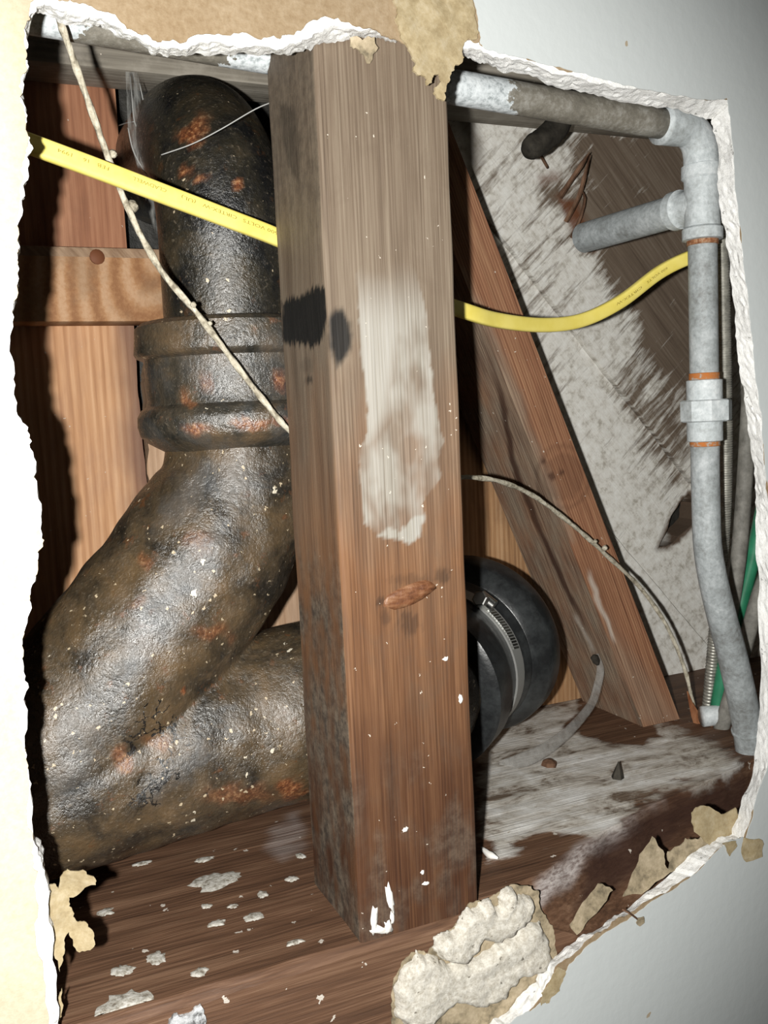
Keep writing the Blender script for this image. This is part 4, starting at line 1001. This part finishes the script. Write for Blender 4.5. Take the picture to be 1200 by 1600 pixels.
# splinters round the cable hole
sp = empty('torn_splinters', tuple(atz(1105, 1140, ZP)), 'orange torn wood splinters round the cable hole at the foot of the cables', 'splinters')
def shard(name, pl, w_, mat, parent):
    P_ = [tuple(aty(*p)) for p in pl]; return tube(name, P_, [w_]+[w_*.8]*(len(pl)-2)+[w_*.15], mat, parent, seg=5, n=2, smooth=False)
for pl, w_ in (([(1097, 1148, .124), (1085, 1118, .126), (1074, 1080, .130)], .0024), ([(1102, 1146, .123), (1092, 1122, .124), (1082, 1098, .125)], .0019), ([(1110, 1146, .119), (1121, 1122, .117), (1131, 1090, .116)], .0024), ([(1105, 1148, .119), (1113, 1130, .117), (1122, 1114, .116)], .0019), ([(1090, 1150, .121), (1104, 1149, .119), (1128, 1130, .117)], .0019)):
    shard('splinter', pl, w_, m_spl2, sp)
# forked splinter on the planks
fk = empty('forked_splinter', tuple(aty(900, 345, .195)), 'brown forked wood splinter sticking up from the whitewashed planks', 'splinter')
shard('splinter', [(874, 308, .200), (893, 280, .192), (908, 258, .186), (921, 238, .180)], .0019, m_spl, fk)
shard('splinter', [(884, 346, .203), (903, 310, .194), (912, 280, .188), (922, 242, .181)], .0017, m_spl, fk)
shard('splinter', [(893, 372, .206), (908, 338, .201), (914, 310, .196), (908, 296, .192)], .0013, m_spl, fk)
tag(fk, 'brown forked wood splinter sticking up from the whitewashed planks', 'splinter')
tube('twig_splinter', [tuple(aty(841, 236, .196)), tuple(aty(850, 252, .202)), tuple(aty(856, 262, .206))], .0009, m_spl, None, seg=6, n=2, base=tuple(aty(856, 262, .206)))
tag(bpy.data.objects['twig_splinter'], 'thin pale splinter right under the dark hose end', 'splinter')

# ================================================================== GYPSUM STUCK ON THE SILL
gl = empty('gypsum_lump', tuple(aty(740, 1520, .0065)), 'broken lump of speckled white gypsum stuck to the sill at the foot of the stud', 'plaster lump')
def lump(name, pl, Yb, th, seed, mat, edge=.005, amp=.0012):
    L = rough_loop(px_loop(pl, Yb-th*.6), amp, 3, seed); A = [tuple(p) for p in L]
    P_, T = cdt(L, (), .0017); P2 = np.array([tuple(p) for p in P_]); d = np.maximum(0, sdist(P2[:, 0], P2[:, 1], A))
    hgt = th*(1-(1-np.clip(d/edge, 0, 1))**2.2)
    n = len(P_); V = []
    for p, h_ in zip(P_, hgt):
        q = Vector((p.x*150, seed, p.y*150)); V.append(Vector((p.x, Yb-h_*(1+.26*mnoise.noise(q*.6)+.18*mnoise.noise(q*2.7)+.16*mnoise.noise(q*6)), p.y)))
    V += [Vector((p.x, Yb+.0005, p.y)) for p in P_]
    cnt = {(t[i], t[(i+1) % 3]) for t in T for i in range(3)}
    F_ = list(T)+[tuple(i+n for i in t[::-1]) for t in T]+[(b, a, a+n, b+n) for a, b in cnt if (b, a) not in cnt]
    return fix_normals(link(name, V, F_, mat, gl, True))
lump('gypsum_chunk', [(622, 1566), (626, 1540), (640, 1512), (655, 1490), (672, 1496), (690, 1506), (705, 1512), (733, 1507), (768, 1490), (800, 1470), (828, 1450), (848, 1444), (860, 1468), (864, 1498), (850, 1520), (816, 1528), (798, 1545), (782, 1566), (750, 1577), (716, 1571), (700, 1584), (680, 1602), (645, 1612), (622, 1595)], .0095, .0045, 2, m_gyp_lump, .0022)
lump('gypsum_chunk', [(681, 1487), (684, 1470), (703, 1462), (716, 1458), (722, 1444), (735, 1424), (748, 1424), (753, 1416), (774, 1412), (778, 1422), (786, 1420), (790, 1396), (800, 1390), (812, 1404), (830, 1404), (841, 1418), (831, 1436), (812, 1450), (796, 1470), (775, 1477), (757, 1470), (746, 1490), (735, 1507), (712, 1510), (694, 1504)], .0095, .0050, 3, m_gyp_lump, .0022)
flap([(612, 1600), (612, 1560), (622, 1520), (642, 1490), (655, 1485), (668, 1490), (690, 1468), (715, 1440), (735, 1410), (770, 1400), (790, 1385), (825, 1384), (842, 1392), (842, 1410), (858, 1442), (868, 1470), (866, 1520), (830, 1560), (800, 1605), (720, 1640), (630, 1640)], .0098, (0, 0, 0), m_paper3, .0012, 3, .0004, 17, gl, 'brown backing paper round the lump', 'backing_paper')

# ================================================================== PAINT SPLASHES AND CHIPS ON THE SILL
def splat(px, py, rx, ry, seed, label, mat=m_splat, th=.0006, name='paint_splash'):
    c = atz(px, py, ZP); N = 30; V = [Vector((c.x, c.y, ZP+th+.0006))]
    for q in (.5, .82, 1.0):
        for i in range(N):
            a = 2*pi*i/N
            rr = q*(1+.34*mnoise.noise(Vector((cos(a)*1.3, sin(a)*1.3, seed*3.7)))+.42*mnoise.noise(Vector((cos(a)*4, sin(a)*4, seed*1.9)))*(q > .6))
            V.append(Vector((c.x+rx*rr*cos(a), max(c.y+ry*rr*sin(a), .0125), ZP+(th+.0005 if q < .6 else (th*.8+.0004 if q < .9 else .0002)))))
    F_ = [(0, 1+i, 1+(i+1) % N) for i in range(N)]+[(1+k_*N+i, 1+k_*N+N+i, 1+k_*N+N+(i+1) % N, 1+k_*N+(i+1) % N) for k_ in (0, 1) for i in range(N)]
    o = fix_normals(link(name, V, F_, mat, None, True, base=(c.x, c.y, ZP))); return tag(o, label, 'paint splash', 'white paint splashes on the sill')
SP = [(337, 1377, .0098, .0085, 'largest white paint splash on the sill, left of the stud'), (243, 1499, .0042, .0058, 'white paint splash midway along the lower left of the sill'), (310, 1390, .0, 0, ''), (192, 1518, .0042, .0052, 'small white paint splash left of the midway splash on the lower left sill'),
      (200, 1574, .0078, .0105, 'large faint paint splash at the bottom left of the sill'), (311, 1519, .0034, .0038, 'round grey-white splash right of the midway splash on the lower left sill'), (338, 1444, .0040, .0030, 'slim white splash below the largest one'), (318, 1344, .0050, .0030, 'thin white splash just above the largest one'),
      (396, 1434, .0045, .0045, 'greyish splash halfway between the largest splash and the stud foot'), (461, 1473, .0036, .0024, 'small bright splash near the foot of the stud'), (456, 1374, .0032, .0034, 'small pale splash between the largest splash and the stud, beside the drain'), (364, 1417, .0026, .0022, 'tiny white dot lower right of the largest splash'), (470, 1338, .0024, .0040, 'white dab by the left side of the stud'), (299, 1345, .0, 0, ''), (322, 1417, .0022, .0028, 'tiny white dot straight below the largest splash'), (164, 1426, .0038, .0045, 'white splash by the curled paper flap at left'), (222, 1350, .0045, .0025, 'slim splash under the drain pipe, farthest left'), (411, 1398, .0026, .0036, 'dull dot right of the largest splash')]
for i, (x, y, rx, ry, lb) in enumerate(SP):
    if rx: splat(x, y, rx*(1 if rx > .006 else .85), ry*(.85 if ry > .006 else .7), 100+i, lb, th=.0002)
# bright flake at the very bottom
ch = px_loop([(258, 1612), (262, 1588), (275, 1578), (286, 1580), (300, 1574), (311, 1564), (318, 1580), (320, 1612)], .0115)
L = rough_loop(ch, .0009, 2, 40); V, F_ = sheet(L, .0018, lambda x, z: .0085+.0006*mnoise.noise(Vector((x*300, 0, z*300))), lambda x, z: .0100)
k = NT('silver_flake', .35, .5); n = k.noise(None, 200, 5, .7); k.color(k.ramp(n, [(.38, (.10, .10, .10)), (.5, (.45, .46, .47)), (.66, (.75, .76, .77))])); k.bump(n, .001)
tag(fix_normals(link('foil_flake', V, F_, k.m, None, False, base=(L[0].x, .009, L[0].y))), 'jagged silvery flake stuck on the front of the sill at the bottom edge', 'flake')
c = atz(965, 1216, ZP)
tag(lathe('dark_chip', [(0, .0034), (.002, .0028), (.0055, .0014), (.0085, .0003)], (c.x, c.y, ZP), (.1, 0, 1), m_hose, None, 5, smooth=False, base=(c.x, c.y, ZP)), 'small dark pointed chip standing on the whitened sill', 'chip')
c = atz(858, 1196, ZP)
tag(lathe('dark_chip', [(0, .0045), (.002, .0040), (.0035, .0014)], (c.x, c.y, ZP), (.1, 0, 1), m_spl, None, 6, smooth=False, base=(c.x, c.y, ZP)), 'flat brown chip lying on the whitened sill near the coupling', 'chip')
lf = [atz(752, 1330, ZP), atz(766, 1340, ZP), atz(778, 1346, ZP)]
tag(tube('white_shred', [(p.x, p.y, ZP+.0014) for p in lf], [.0006, .0014, .0005], m_crumb, None, seg=6, n=3, jitter=.5, base=tuple(lf[0])), 'white paper shred on the sill at the right side of the stud foot', 'shred')

# ================================================================== COBWEBS
cw1 = empty('cobweb', tuple(aty(215, 200, .15)), 'grey cobweb hanging beside the top of the drain stack', 'cobweb')
for pl in ([(203, 115, .160), (206, 150, .150), (210, 190, .145), (220, 210, .142), (232, 260, .140), (243, 290, .138)], [(210, 190, .145), (198, 192, .16), (186, 196, .18)], [(222, 200, .142), (219, 225, .142), (232, 270, .14), (238, 300, .138)], [(200, 200, .15), (208, 235, .147), (224, 265, .144), (232, 275, .142)], [(218, 130, .15), (228, 180, .145), (236, 240, .141), (246, 300, .137)], [(250, 330, .137), (252, 370, .137), (258, 395, .136)]):
    tube('silk_thread', [tuple(aty(*p)) for p in pl], .00030, m_silk, cw1, seg=5, n=5)
L = px_loop([(196, 112), (215, 112), (232, 190), (250, 290), (258, 385), (244, 380), (225, 300), (200, 205)], .143)
V, F_ = sheet(L, .003, lambda x, z: .143+.001*mnoise.noise(Vector((x*120, 0, z*120))), lambda x, z: .1431+.001*mnoise.noise(Vector((x*120, 0, z*120))))
fix_normals(link('web_sheet', V, F_, m_web, cw1))
tag(tube('web_thread', [tuple(aty(*p)) for p in ((252, 242, .088), (300, 225, .080), (345, 202, .076), (400, 170, .070), (438, 155, .060))], .00024, m_silk, None, seg=6, n=6, base=tuple(aty(252, 242, .088))), 'single spider thread stretched from the drain stack to the stud', 'cobweb')
pst = [(932, 1022, .150), (938, 1045, .148), (934, 1070, .146), (925, 1098, .14), (905, 1125, .13), (880, 1150, .12), (850, 1172, .11), (815, 1188, .105), (780, 1192, .102)]
sb = empty('dusty_strand', tuple(aty(*pst[0])), 'grey dusty cobweb strand curving from the brace down onto the sill', 'cobweb')
tube('strand', [tuple(aty(*p)) for p in pst], [.0014, .0024, .0026, .0026, .0028, .003, .0034, .0036, .001], m_strand, sb, seg=10, n=6, flat=.4, up=(0, -1, .3))
p = aty(930, 1030, .146); lathe('dark_tip', [(-.003, .0006), (-.0015, .0024), (.0015, .0022), (.004, .0008)], p, (.5, 0, -1), m_hose, sb, 8)

for o in bpy.data.objects:
    if '_b' in o: del o['_b']
